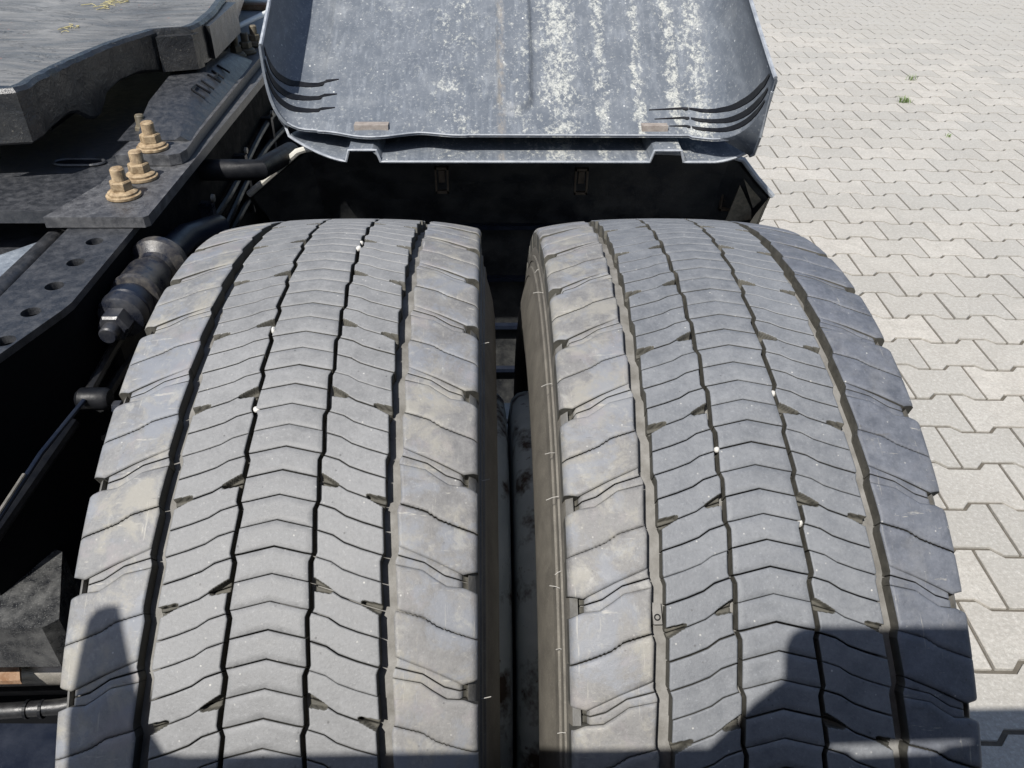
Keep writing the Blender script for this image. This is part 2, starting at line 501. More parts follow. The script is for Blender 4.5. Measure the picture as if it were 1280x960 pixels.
for c in rest:
    dz = random.uniform(-0.0012, 0.0012); n0 = len(vs)
    vs += [(v.x + c.x, v.y + c.y, v.z + dz) for v in pvr]
    fs += [tuple(i + n0 for i in f) for f in pf]
o = mesh_obj('paving_blocks', vs, fs, M['paver'], gs)
o['kind'] = 'stuff'

def tuft(x, y, n, h, spread, label):
    V, F = [], []
    rnd = random.Random(int(x * 1000))
    for i in range(n):
        a = rnd.uniform(0, 6.28); r = rnd.uniform(0, spread)
        bx, by = x + r * math.cos(a), y + r * math.sin(a) * 0.6
        l = rnd.uniform(0.4, 1) * h; d = rnd.uniform(0, 6.28); wv = 0.0016
        dx, dy = math.cos(d), math.sin(d)
        k = len(V)
        V += [(bx - dy * wv, by + dx * wv, -0.008), (bx + dy * wv, by - dx * wv, -0.008),
              (bx + dx * l * .3 + dy * wv, by + dy * l * .3 - dx * wv, l * .6), (bx + dx * l * .3 - dy * wv, by + dy * l * .3 + dx * wv, l * .6),
              (bx + dx * l * .8, by + dy * l * .8, l * .85)]
        F += [(k, k + 1, k + 2, k + 3), (k + 3, k + 2, k + 4)]
    o = mesh_obj('grass_tuft', V, F, M['grass'])
    tag(o, label, 'grass tuft')
tuft(2.523, 3.947, 45, 0.045, 0.040, 'larger green grass tuft sprouting between the pale paving blocks')
tuft(2.762, 4.414, 24, 0.045, 0.04, 'smaller green grass tuft in the paving joint, farther from the truck')
tuft(2.50, 3.36, 12, 0.022, 0.05, 'sparse low green weeds in a paving joint, nearest the wheel')

# ------------------------------------------------------------------ tyres
R0, PA = 0.5, 0.1496
NP = 42
SEP = 0.3457
PH = (-0.7518, -0.7881)
DEP = 0.0130
def crown(x): return 0.3226 * x * x + 13.24 * x ** 4
def tp(x, u, h):
    r = R0 - crown(x) - h
    a = u * PA
    return (x, r * math.sin(a), r * math.cos(a))

def lerp_curve(pts):
    pts = sorted(pts)
    def f(x):
        if x <= pts[0][0]: return pts[0][1]
        for (a, b), (c, d) in zip(pts, pts[1:]):
            if x <= c: return b + (d - b) * (x - a) / (c - a)
        return pts[-1][1]
    return f
def saw(u, hi, lo, j0=0.60, j1=0.70):
    """zigzag groove edge: |x| grows from lo to hi as u falls through half a pitch, then jogs back"""
    t = (u - 0.10) % 0.5            # jog occupies the first 0.09
    if t < 0.09: return lo + (hi - lo) * (t / 0.09)
    return hi - (hi - lo) * (t - 0.09) / 0.41
GA = lambda u: saw(u, 0.0267, 0.0242)       # centre rib edge
GB = lambda u: saw(u, 0.0301, 0.0277)       # intermediate rib inner edge
GC = lambda u: saw(u, 0.0757, 0.0735)       # intermediate rib outer edge
GD = lambda u: saw(u, 0.0862, 0.0838)       # shoulder inner edge
SG = 0.00042 / 0.0748                       # half a sipe, in pitches
EDGE = 0.1412

sip_c = lambda x: -0.075 * min(abs(x), 0.0245) / 0.024
_si = lerp_curve([(0.028, -0.02), (0.0295, -0.02), (0.040, -0.065), (0.048, -0.135), (0.060, -0.195), (0.0735, -0.25), (0.078, -0.262)])
sip_i = lambda x: _si(abs(x))
_sm = lerp_curve([(0.083, .665), (0.095, .620), (0.104, .585), (0.114, .500), (0.126, .440), (0.143, .365)])
_ct = lerp_curve([(0.083, .262), (0.109, .120), (0.131, -.020), (0.133, -.012), (0.143, .015)])
_cs = lerp_curve([(0.083, .165), (0.104, .090), (0.118, -.030), (0.131, -.080), (0.143, -.10)])
_cb = lerp_curve([(0.083, .070), (0.103, .015), (0.111, -.06), (0.120, -.135), (0.132, -.150), (0.143, -.215)])
def wob(x, u0):  # small teeth of the sipe in the shoulder
    return 0.007 * math.sin(abs(x) * 1900 + u0 * 3) * max(0, 1 - abs(abs(x) - 0.112) / 0.03)

def grid_block(name, mat_i, xa, xb, ul, uu, nx, nu, hf=None, depth=DEP, top_h=0.0, edge=0.0007, edrop=0.0006, base_taper=0.0):
    """xa(u), xb(u): side edges; ul(x), uu(x): lower and upper edge. Returns mesh"""
    def params(n, span):
        e = min(0.2, edge / span)
        return [0.0, e] + [e + (1 - 2 * e) * k / (n - 2) for k in range(1, n - 2)] + [1 - e, 1.0]
    xm = (xa(0) + xb(0)) / 2
    S = params(nx, abs(xb(0) - xa(0))); T = params(nu, abs(uu(xm) - ul(xm)) * 0.0748)
    V, F, H = [], [], []
    def pt(s, t):
        u = ul(xm); x = xm
        for _ in range(7):
            x = xa(u) + (xb(u) - xa(u)) * s
            u = ul(x) + (uu(x) - ul(x)) * t
        return x, u
    idx = {}
    for i, s in enumerate(S):
        for j, t in enumerate(T):
            x, u = pt(s, t)
            h = top_h
            if i in (0, len(S) - 1) or j in (0, len(T) - 1): h += edrop
            if hf: h += hf(x, u)
            h = min(h, depth - 0.0004)
            idx[i, j] = len(V); V.append(tp(x, u, h)); H.append(h)
    ni, nj = len(S) - 1, len(T) - 1
    flip = (xb(0) < xa(0))
    for i in range(ni):
        for j in range(nj):
            f = (idx[i, j], idx[i + 1, j], idx[i + 1, j + 1], idx[i, j + 1])
            F.append(f[::-1] if flip else f)
    ntop = len(F)
    loop = [(i, 0) for i in range(ni)] + [(ni, j) for j in range(nj)] + [(i, nj) for i in range(ni, 0, -1)] + [(0, j) for j in range(nj, 0, -1)]
    lows = []
    for i, j in loop:
        x, u = pt(S[i], T[j])
        lows.append(len(V))
        V.append(tp(x, u, depth))
    n = len(loop)
    for k in range(n):
        a, b = idx[loop[k]], idx[loop[(k + 1) % n]]; c, d = lows[(k + 1) % n], lows[k]
        f = (a, d, c, b)
        F.append(f[::-1] if flip else f)
    me = bpy.data.meshes.new(name)
    me.from_pydata(V, [], F)
    me.materials.append(mat_i)
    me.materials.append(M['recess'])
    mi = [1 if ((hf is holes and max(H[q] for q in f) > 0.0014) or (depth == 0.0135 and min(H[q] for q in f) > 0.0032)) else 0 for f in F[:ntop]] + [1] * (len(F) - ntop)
    me.polygons.foreach_set('material_index', mi)
    sm = [True] * ntop + [False] * (len(F) - ntop)
    me.polygons.foreach_set('use_smooth', sm)
    me.update()
    return me

def tear(x0, u0, x1, u1, w0, w1, d):
    """teardrop hole from (x0,u0) at the groove, width w0, to the tip (x1,u1), width w1 (metres)"""
    P = 0.0748
    def f(x, u):
        ax, ay = x0, u0 * P; bx, by = x1, u1 * P; px, py = abs(x), u * P
        dx, dy = bx - ax, by - ay; L2 = dx * dx + dy * dy
        t = max(-0.25, min(1, ((px - ax) * dx + (py - ay) * dy) / L2))
        q = math.hypot(px - ax - t * dx, py - ay - t * dy)
        wd = w0 + (w1 - w0) * max(0, t)
        k = max(0.0, min(1.0, (wd - q) / 0.0008))
        return d * k * (3 - 2 * k) * k
    return f
TA = tear(0.0757, 0.660, 0.0635, 0.722, 0.0040, 0.0018, 0.0075)
TB = tear(0.0285, 0.895, 0.0395, 0.838, 0.0044, 0.0020, 0.0075)
def holes(x, u):
    v = u % 1.0
    return max(TA(x, v), TB(x, v), TB(x, v + 1) if v < 0.2 else 0)

def edge_round(x, u):
    a = abs(x)
    return ((a - 0.1365) / 0.0047) ** 2 * 0.0032 if a > 0.1365 else 0.0

def make_blocks(rib_m, sh_l, sh_r):
    B = []   # (name, mesh)
    for k in range(4):
        u0 = k * 0.25
        B.append(('rib_block', grid_block('rib_block', rib_m, lambda u: -GA(u), GA,
                 (lambda u0: lambda x: u0 - 0.25 + sip_c(x) + SG)(u0), (lambda u0: lambda x: u0 + sip_c(x) - SG)(u0), 14, 6)))
        for sgn in (-1, 1):
            u1 = 0.175 + k * 0.25 + 0.75 - 0.01
            ul = (lambda u1: lambda x: u1 - 0.25 + sip_i(x) + SG)(u1)
            uu = (lambda u1: lambda x: u1 + sip_i(x) - SG)(u1)
            ins = (lambda u: -GC(u)) if sgn < 0 else GB
            out = (lambda u: -GB(u)) if sgn < 0 else GC
            B.append(('rib_block', grid_block('rib_block', rib_m, ins, out, ul, uu, 62, 30, hf=holes)))
    for sgn, m in ((-1, sh_l), (1, sh_r)):
        if sgn < 0:
            ins, out = (lambda u: -EDGE), (lambda u: -GD(u))
        else:
            ins, out = GD, (lambda u: EDGE)
        up_l = lambda x: _sm(abs(x)) + wob(x, 1) + SG
        up_u = lambda x: 1 + _cb(abs(x))
        lo_l = lambda x: _ct(abs(x))
        lo_u = lambda x: _sm(abs(x)) + wob(x, 1) - SG
        B.append(('shoulder_block', grid_block('shoulder_block', m, ins, out, up_l, up_u, 40, 10, hf=edge_round, depth=0.021, edge=0.0016, edrop=0.0009)))
        B.append(('shoulder_block', grid_block('shoulder_block', m, ins, out, lo_l, lo_u, 40, 10, hf=edge_round, depth=0.021, edge=0.0016, edrop=0.0009)))
        # shallow channel floor with its own sipe, sinking into the notch at the outer end
        def ch(x, u):
            a = abs(x)
            return 0.0004 + 0.0016 * min(1, max(0, (a - 0.086) / 0.03)) + (0.0085 * min(1, ((a - 0.1285) / 0.0035)) if a > 0.1285 else 0)
        cin, cout = ((lambda u: -0.1345), (lambda u: -GD(u))) if sgn < 0 else (GD, (lambda u: 0.1345))
        B.append(('channel_floor', grid_block('channel_floor', m, cin, cout, lambda x: _cs(abs(x)) + SG, lambda x: _ct(abs(x)) - 0.002, 30, 5, hf=ch, depth=0.0135, edge=0.0008, edrop=0.0003)))
        B.append(('channel_floor', grid_block('channel_floor', m, cin, cout, lambda x: _cb(abs(x)) + 0.002, lambda x: _cs(abs(x)) - SG, 30, 5, hf=ch, depth=0.0135, edge=0.0008, edrop=0.0003)))
    return B

def carcass_profile():
    pr = []
    n = 24
    for i in range(n + 1):
        x = -0.1335 + 0.267 * i / n
        pr.append((x, R0 - crown(x) - DEP))
    side = [(0.1345, 0.4845), (0.1395, 0.4770), (0.1409, 0.4680), (0.1418, 0.4655), (0.1420, 0.458), (0.1436, 0.4572), (0.1440, 0.4515), (0.1432, 0.4508), (0.1445, 0.445),
            (0.1462, 0.4440), (0.1478, 0.4340), (0.1470, 0.4332), (0.151, 0.420), (0.1545, 0.405), (0.157, 0.385), (0.1565, 0.365), (0.152, 0.345), (0.142, 0.325), (0.130, 0.310), (0.118, 0.300), (0.108, 0.292)]
    return [(-x, r) for x, r in side[::-1]] + pr + side

def make_wheel(idx, rib_m, sh_l, sh_r, label):
    rb = PH[idx]
    root = empty('truck_wheel', (idx * SEP, 0, R0), label, 'truck wheel')
    pr = carcass_profile()
    bm = lathe([(r, x) for x, r in pr], 'X', 168, close=True)
    ca = bm_obj('carcass', bm, M['groove'], root, True, 30)
    ca.data.materials.append(M['side'])
    for p in ca.data.polygons:
        c = p.center
        if math.hypot(c.y, c.z) < 0.477 and abs(c.x) > 0.138: p.material_index = 1
    # rim with gutter and inner drum face
    sg = 1 if idx == 0 else -1
    rp = [(0.150, 0.02), (0.200, 0.02), (0.262, -0.11), (0.284, -0.112), (0.300, -0.120), (0.298, -0.108), (0.272, -0.090), (0.262, -0.02), (0.262, 0.05), (0.275, 0.105), (0.288, 0.116),
          (0.2905, 0.126), (0.2905, 0.150), (0.288, 0.160), (0.280, 0.1675), (0.262, 0.1705), (0.15, 0.1705)]
    bm = lathe([(r, x * sg) for r, x in rp], 'X', 96, close=False)
    rim = bm_obj('rim', bm, M['rim'], root, True, 40)
    # tread blocks
    B = make_blocks(rib_m, sh_l, sh_r)
    for k in range(-2, 18):
        for name, me in B:
            # keep only what the arc in view needs as separate pieces
            o = bpy.data.objects.new(name, me)
            col.objects.link(o); o.parent = root
            o.rotation_euler = (-(rb + k * PA) + random.uniform(-.0006, .0006), random.uniform(-.0006, .0006), random.uniform(-.0005, .0005))
    # remainder of the tread, joined
    V, F, mi = [], [], []
    mats = [rib_m, sh_l, sh_r]
    for k in range(18, 40):
        a = -(rb + k * PA)
        ca_, sa = math.cos(a), math.sin(a)
        for s in (0.0, 0.5):
            # coarse lugs: the far side of the tyre
            for (x0, x1, m, d) in ((-EDGE, -0.085, 1, 0.021), (0.085, EDGE, 2, 0.021), (-0.0745, -0.029, 0, DEP), (0.029, 0.0745, 0, DEP), (-0.025, 0.025, 0, DEP)):
                n0 = len(V)
                for h in (0, d):
                    for (x, u) in ((x0, s + 0.02), ((x0 + x1) / 2, s + 0.02), (x1, s + 0.02), (x1, s + .49), ((x0 + x1) / 2, s + .49), (x0, s + .49)):
                        p = tp(x, u, h)
                        V.append((p[0], p[1] * ca_ - p[2] * sa, p[1] * sa + p[2] * ca_))
                F += [tuple(n0 + i for i in range(6))]; mi.append(m)
                for i in range(6):
                    F.append((n0 + i, n0 + 6 + i, n0 + 6 + (i + 1) % 6, n0 + (i + 1) % 6)); mi.append(m)
    o = mesh_obj('tread_blocks', V, F, rib_m, root)
    o.data.materials.append(sh_l); o.data.materials.append(sh_r)
    o.data.polygons.foreach_set('material_index', mi)
    o['kind'] = 'stuff'
    return root

w1 = make_wheel(0, M['rib_left'], M['shoulder_left'], M['shoulder_right'], 'inner drive wheel with worn grey tread, beside the chassis rail')
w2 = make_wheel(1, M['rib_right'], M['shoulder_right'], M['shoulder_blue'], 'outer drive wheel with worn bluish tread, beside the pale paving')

def on_tyre(idx, x, u, h):
    a = PH[idx] + u * PA
    r = R0 - crown(x) - h
    return Vector((idx * SEP + x, r * math.sin(a), R0 + r * math.cos(a)))

# spew hairs on the inner sidewall of the outer tyre
for i, (a, r) in enumerate([(-14, .462), (-22, .455), (-27, .462), (-34, .458), (-35.5, .449), (3, .46), (12, .458), (-41, .452), (-48, .46)]):
    aa = rad(a)
    p = Vector((-0.143, r * math.sin(aa), r * math.cos(aa)))
    q = p + Vector((-random.uniform(.004, .010), random.uniform(-.004, .004), random.uniform(-.004, .002)))
    bm_obj('rubber_hair', tube([p, (p + q) / 2 + Vector((0, 0, .0008)), q], 0.00032, 5), M['hair'], w2)
for a, r in ((-8, .462), (-25, .455), (-45, .46)):
    aa = rad(a)
    p = Vector((0.143, r * math.sin(aa), r * math.cos(aa)))
    bm_obj('rubber_hair', tube([p, p + Vector((0.007, 0.001, 0.001))], 0.0003, 5), M['hair'], w1)

# wear bar with its little ring in the outer tyre's first groove
u_c = 0.84
bmw = bmesh.new()
V = []
for h in (0.0068, DEP + .001):
    for x, u in ((-0.0828, u_c - .10), (-0.0768, u_c - .10), (-0.0772, u_c + .10), (-0.0834, u_c + .10)):
        V.append(tp(x, u, h))
o = mesh_obj('wear_bar', V, [(3, 2, 1, 0), (4, 5, 6, 7), (0, 1, 5, 4), (1, 2, 6, 5), (2, 3, 7, 6), (3, 0, 4, 7)], M['groove'], w2)
o.rotation_euler = (-PH[1], 0, 0)
bmt = bmesh.new()
cc = Vector(tp(-0.0800, u_c - 0.035, 0.0066)); nn = Vector((0, math.sin((u_c - .035) * PA), math.cos((u_c - .035) * PA)))
ring = []
s1 = Vector((1, 0, 0)); s2 = nn.cross(s1)
bmt = tube([cc + 0.0019 * (math.cos(t) * s1 + math.sin(t) * s2) for t in [k * 2 * math.pi / 20 for k in range(21)]], 0.0005, 6)
o = bm_obj('wear_mark', bmt, M['black'], w2, True); o.rotation_euler = (-PH[1], 0, 0)

# pebbles caught in the grooves
def pebble(idx, x, u, h, s, label, seed):
    b = bmesh.new()
    bmesh.ops.create_icosphere(b, subdivisions=2, radius=s)
    rnd = random.Random(seed)
    k = [rnd.uniform(0.7, 1.25) for _ in range(3)]
    for v in b.verts:
        f = 1 + 0.18 * math.sin(v.co.x * 900 + seed) * math.cos(v.co.y * 700 + seed)
        v.co = Vector((v.co.x * k[0] * f, v.co.y * k[1] * f, v.co.z * k[2] * f))
    o = bm_obj('pebble', b, M['pebble'], None, True, 50)
    o.location = on_tyre(idx, x, u, h)
    tag(o, label, 'pebble')
pebble(0, -0.0268, 3.78, 0.0015, 0.0030, 'white pebble wedged in the second groove of the inner tyre, upper one', 1)
pebble(0, -0.0262, 2.70, 0.0025, 0.0028, 'white pebble wedged in the second groove of the inner tyre, lower one', 2)
pebble(0, 0.0258, 5.62, 0.0012, 0.0034, 'white pebble near the crest in the third groove of the inner tyre, larger one', 3)
pebble(0, 0.0262, 5.85, 0.0018, 0.0027, 'small white pebble near the crest in the third groove of the inner tyre, farther one', 4)
pebble(1, -0.0262, 2.43, 0.0025, 0.0022, 'small white pebble in the second groove of the outer tyre', 5)
pebble(1, 0.0255, 3.1, 0.004, 0.0028, 'white pebble in the third groove of the outer tyre, upper one', 6)
pebble(1, 0.0262, 1.66, 0.004, 0.0030, 'white pebble deep in the third groove of the outer tyre, lower one', 7)

# ------------------------------------------------------------------ removed fender section (tray)
tray = empty('fender_cover', (0.17, 0.9, 0.95), 'grey plastic mudguard cover lying open side up before the wheels, streaked with white splashes', 'mudguard cover')
def rel(o, root):
    o.parent = root
    o.matrix_parent_inverse = Matrix.Translation(root.location).inverted()
    return o
XL, XR = -0.166, 0.513
def tray_floor(x, y):
    t = min(1, max(0, (x + 0.166) / 0.68)); a = y - 0.5
    return 0.955 + (0.33 + 0.28 * t) * a + 0.4 * a * a
def tray_sect(y):
    """profile points across the tray at distance y: list of (x, z)"""
    zf = tray_floor(XL, y)
    zr = zf + 0.113
    pts = []
    wl = 0.066; wr = 0.066
    for k in range(13):          # left wall, concave curve
        t = k / 12
        x = XL + wl * (1 - max(0, math.cos(t * math.pi / 2)) ** 0.68)
        z = zr - (zr - zf) * math.sin(t * math.pi / 2) ** 0.68
        pts.append((x, z))
    nfl = 160
    zfl = zf
    for k in range(1, nfl):
        t = k / nfl
        x = XL + wl + (XR - wr - XL - wl) * t
        z = tray_floor(x, y)
        # centre swage
        d = abs(x - 0.191)
        if y > 0.53:
            hw = 0.0275
            e = min(1.0, max(0, (hw - d) / 0.0036)); q = 1
            if y < 0.60:   # rounded end
                dd = math.hypot(x - 0.191, max(0, 0.562 - y)); e = min(1.0, max(0, (hw - dd) / 0.006)); q = 1
            z += 0.012 * e * q
        pts.append((x, z))
    zf = tray_floor(XR, y); zr = zf + 0.113
    for k in range(12, -1, -1):
        t = k / 12
        x = XR - wr * (1 - max(0, math.cos(t * math.pi / 2)) ** 0.68)
        z = zr - (zr - zf) * math.sin(t * math.pi / 2) ** 0.68
        pts.append((x, z))
    return pts
def build_tray():
    V, rows = [], []
    yy_list = [0.5 + 0.0035 * k for k in range(52)] + [0.69, 0.71, 0.74, 0.78, 0.83, 0.89, 0.95]
    for y in yy_list:
        r = []
        pr = tray_sect(y); n = len(pr)
        for i, (x, z) in enumerate(pr):
            rgt = i > n / 2
            k = min(i, n - 1 - i)
            side = max(0, 1 - k / 13.0)
            fade = max(0, min(1, (0.68 - y) / 0.18))
            yo = y
            if rgt: yo = y - 0.12 * side ** 1.1 * fade
            else: yo = y + 0.035 * side ** 0.8 * fade
            if x < 0.12 and y < 0.53:
                f2 = (0.53 - y) / 0.03
                yo += f2 * (0.010 * math.sin((x + 0.13) * 42) * max(0, min(1, (0.13 - x) / 0.08)) + 0.10 * max(0, (-0.045 - x)) )
            r.append(len(V)); V.append((x, yo, z))
        rows.append(r)
    F = [(a[i], a[i + 1], b[i + 1], b[i]) for a, b in zip(rows, rows[1:]) for i in range(len(a) - 1)]
    return V, F, rows
V, F, rows = build_tray()
nV = len(V)
nearV = [V[i] for i in rows[0]]
th = 0.0035
V2 = V + [(x + (-th if x < XL + 0.03 else th if x > XR - 0.03 else 0), y, z - th) for x, y, z in V]
F2 = F + [tuple(i + nV for i in f[::-1]) for f in F]
edge = rows[0] + [r[-1] for r in rows[1:]] + rows[-1][::-1][1:] + [r[0] for r in rows[::-1][1:-1]]
for a, b in zip(edge, edge[1:] + edge[:1]):
    F2.append((a, b, b + nV, a + nV))
o = mesh_obj('shell', V2, F2, M['tray']); o.data.polygons.foreach_set('use_smooth', [True] * (2 * len(F)) + [False] * (len(F2) - 2 * len(F)))
rel(o, tray)
# black strips laid on the near corners, standing for the shade of the pleats
def surf(kf, y, right):
    yl = [0.5 + 0.0035 * k for k in range(52)]
    j = min(50, max(0, int((y - 0.5) / 0.0035))); fj = (y - yl[j]) / 0.0035
    n = len(rows[0])
    def P(k, jj):
        k = max(0, min(n - 1, k))
        return Vector(V[rows[jj][n - 1 - k if right else k]])
    k0 = int(kf); fk = kf - k0
    a = P(k0, j).lerp(P(k0 + 1, j), fk); b = P(k0, j + 1).lerp(P(k0 + 1, j + 1), fk)
    return a.lerp(b, fj)
def shade_strip(path, right, wd):
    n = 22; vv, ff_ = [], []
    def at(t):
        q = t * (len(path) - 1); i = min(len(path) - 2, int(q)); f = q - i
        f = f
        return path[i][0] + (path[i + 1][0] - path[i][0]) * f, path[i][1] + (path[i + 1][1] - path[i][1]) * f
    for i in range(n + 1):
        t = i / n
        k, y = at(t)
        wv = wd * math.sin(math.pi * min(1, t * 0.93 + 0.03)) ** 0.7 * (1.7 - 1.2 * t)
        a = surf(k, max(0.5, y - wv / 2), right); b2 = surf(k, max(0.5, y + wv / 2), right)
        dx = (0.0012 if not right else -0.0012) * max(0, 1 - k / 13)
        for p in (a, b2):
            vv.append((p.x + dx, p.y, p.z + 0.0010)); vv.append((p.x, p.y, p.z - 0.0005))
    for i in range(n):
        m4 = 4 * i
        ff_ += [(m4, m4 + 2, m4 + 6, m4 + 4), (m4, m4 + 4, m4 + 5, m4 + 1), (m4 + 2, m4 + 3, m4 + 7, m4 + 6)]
    o = mesh_obj('pleat_shade', vv, ff_, M['black']); rel(o, tray)
shade_strip([(0.5, 0.522), (2.2, 0.540), (5.5, 0.572), (9, 0.598), (13, 0.610), (19, 0.613)], False, 0.011)
shade_strip([(0.9, 0.512), (3.0, 0.527), (6.0, 0.550), (9.5, 0.570), (13, 0.581), (19, 0.583)], False, 0.011)
shade_strip([(1.6, 0.504), (4.0, 0.516), (7.0, 0.532), (10, 0.545), (13, 0.553), (19, 0.555)], False, 0.010)
shade_strip([(0.35, 0.512), (1.5, 0.520), (4.5, 0.531), (8.0, 0.539), (13, 0.543), (29, 0.541)], True, 0.0062)
shade_strip([(0.8, 0.507), (2.4, 0.512), (5.5, 0.519), (9.0, 0.525), (13, 0.528), (27, 0.526)], True, 0.0058)
shade_strip([(1.5, 0.5035), (3.5, 0.506), (7.0, 0.510), (10, 0.513), (14, 0.5145), (21, 0.5145)], True, 0.0050)
# bead round the rim
lft = [Vector(V[r[0]]) for r in rows]; rgt = [Vector(V[r[-1]]) for r in rows]
rel(bm_obj('rim_bead', tube(lft, 0.0028, 6), M['rim_edge'], None, True), tray)
rel(bm_obj('rim_bead', tube(rgt, 0.0028, 6), M['rim_edge'], None, True), tray)
nl = [Vector(V[i]) for i in rows[0][8:-9]]
rel(bm_obj('rim_bead', tube(nl, 0.0014, 6), M['rim_edge'], None, True), tray)
# near end: undercut step down and the flange in front of it, with two clip bridges
def flange(x):
    """(y,z) of: top of step, foot of step, flange outer lip for this x"""
    e = 0
    if x < -0.05: e = (-0.05 - x) / 0.10
    if x > 0.47: e = -(x - 0.47) / 0.06
    yb = 0.578 + 0.02 * max(0, e); zb = 0.931
    yo = 0.478 + 0.060 * max(0, e) ** 1.6 - 0.01 * max(0, -e)
    zo = 0.925 + 0.020 * max(0, e) ** 1.4 + 0.022 * max(0, -e) ** 2
    return yb, zb, yo, zo
V, F = [], []
xs = [XL + 0.022 + (XR + 0.012 - XL - 0.022) * k / 120 for k in range(121)]
for x in xs:
    yb, zb, yo, zo = flange(x)
    lift = 0.0
    for a, b in ((-0.050, -0.012), (0.392, 0.432)):
        if a - 0.006 < x < b + 0.006:
            lift = 0.017 * min(1, (x - a + 0.006) / 0.006, (b + 0.006 - x) / 0.006)
    yt = 0.580
    V += [(x, yt, tray_floor(x, 0.58) - 0.0045), (x, yb, zb + 0.004 + lift * 0.3), (x, yb - 0.004, zb + lift), (x, (yb + yo) / 2, (zb + zo) / 2 + lift), (x, yo + 0.002, zo + lift), (x, yo, zo - 0.001 + lift), (x, yo, zo - 0.0045 + lift), (x, yb + 0.004, zb - 0.004 + lift), (x, yb + 0.004, tray_floor(x, 0.584) - 0.006)]
m = 9
for i in range(len(xs) - 1):
    for j in range(m - 1):
        F.append((i * m + j, i * m + j + 1, (i + 1) * m + j + 1, (i + 1) * m + j))
o = mesh_obj('end_flange', V, F, M['tray'], None, True); o.data.set_sharp_from_angle(angle=rad(35)); rel(o, tray)
lip = [Vector((x, flange(x)[2], flange(x)[3] - 0.002 + (0.017 if (-0.053 < x < -0.009 or 0.389 < x < 0.435) else 0))) for x in xs]
# sweep the lip round both corners up to the wall rims
cornL = [Vector(p) for p in ((-0.1615, 0.565, 0.985), (-0.158, 0.556, 0.962), (-0.150, 0.545, 0.950))]
cornR = [Vector(p) for p in ((0.529, 0.470, 0.935), (0.524, 0.440, 0.948), (0.5165, 0.405, 0.985))]
rel(bm_obj('rim_bead', tube([Vector((-0.166, 0.548, 1.05))] + cornL + lip + cornR + [Vector((0.514, 0.385, 1.05))], 0.0021, 6), M['rim_edge'], None, True), tray)
# corner patches: the wall ends turn down and run out into the flange lip
def patch(A, B, flip):
    n = len(A); vv, ff_ = [], []
    L = [0]
    for p, q in zip(B, B[1:]): L.append(L[-1] + (Vector(q) - Vector(p)).length)
    def atB(t):
        d = t * L[-1]
        for i in range(len(B) - 1):
            if d <= L[i + 1] + 1e-9:
                return Vector(B[i]).lerp(Vector(B[i + 1]), (d - L[i]) / (L[i + 1] - L[i]))
        return Vector(B[-1])
    for i, p in enumerate(A):
        q = atB(i / (n - 1)); m_ = p.lerp(q, 0.5)
        vv += [p, m_, q]
    for i in range(n - 1):
        for j in range(2):
            f = (3 * i + j, 3 * i + j + 1, 3 * i + 4 + j, 3 * i + 3 + j)
            ff_.append(f[::-1] if flip else f)
    rel(mesh_obj('corner_patch', vv, ff_, M['tray'], None, True), tray)
r0 = [Vector(p) for p in (nearV)]
patch([r0[len(r0) - 1 - k] for k in range(0, 10)], [(0.5135, 0.380, 1.062), (0.5155, 0.392, 1.02), (0.5175, 0.405, 0.985), (0.524, 0.440, 0.950), (0.528, 0.468, 0.936)], False)
patch([r0[k] for k in range(0, 9)], [(-0.166, 0.540, 1.060), (-0.1650, 0.543, 1.02), (-0.1640, 0.546, 0.985), (-0.161, 0.550, 0.962), (-0.152, 0.545, 0.950)], True)
for x0, x1 in ((-0.043, 0.006), (0.375, 0.413)):
    rel(bm_obj('dirt_pad', prism([(x0, 0.506), (x1, 0.506), (x1, 0.522), (x0, 0.522)], 0.957, 0.9665, 0.001), M['tape']), tray)

# ------------------------------------------------------------------ front fender section under it
ff = empty('front_fender', (0.17, 0.62, 0.8), 'black plastic front mudguard shell with a pale edge painted as sunlit, opening under the grey cover', 'mudguard')
sec = [(-0.262, 0.815), (-0.238, 0.827), (-0.147, 0.900), (-0.06, 0.903), (0.20, 0.904), (0.47, 0.898), (0.562, 0.884), (0.621, 0.823)]
sec = [(-0.238, 0.827), (-0.200, 0.858), (-0.147, 0.898), (-0.135, 0.902), (0.20, 0.906), (0.54, 0.892), (0.562, 0.882), (0.590, 0.853), (0.621, 0.823)]
A = []
V, F = [], []
angs = [k * 3.2 for k in range(16)]
for a in angs:
    ca_, sa = math.cos(rad(a)), math.sin(rad(a))
    for (x, z) in sec:
        y, zz = 0.6, z - 0.5
        V.append((x, y * ca_ + zz * sa, 0.5 - y * sa + zz * ca_))
nsec = len(sec)
n0 = len(V)
V += [(x + (0.006 if x < -0.14 else -0.006 if x > 0.55 else 0), y - 0.004, z - 0.006) for x, y, z in V]
for i in range(len(angs) - 1):
    for j in range(nsec - 1):
        f = (i * nsec + j, i * nsec + j + 1, (i + 1) * nsec + j + 1, (i + 1) * nsec + j)
        F.append(f); F.append(tuple(q + n0 for q in f[::-1]))
o = mesh_obj('shell', V, F, M['fender_inner']); rel(o, ff)
edge = [Vector(V[j]) for j in range(nsec)]
rel(bm_obj('sunlit_edge', tube([Vector((-0.240, 0.600, 0.823)), Vector((-0.198, 0.597, 0.857)), Vector((-0.150, 0.595, 0.896)), Vector((-0.138, 0.594, 0.900)), Vector((-0.105, 0.594, 0.902))], [0.0055, 0.0055, 0.0055, 0.005, 0.003], 8), M['fender_edge'], None, True), ff)  # stretch of edge clear of the cover's shadow, sunlight put into its colour
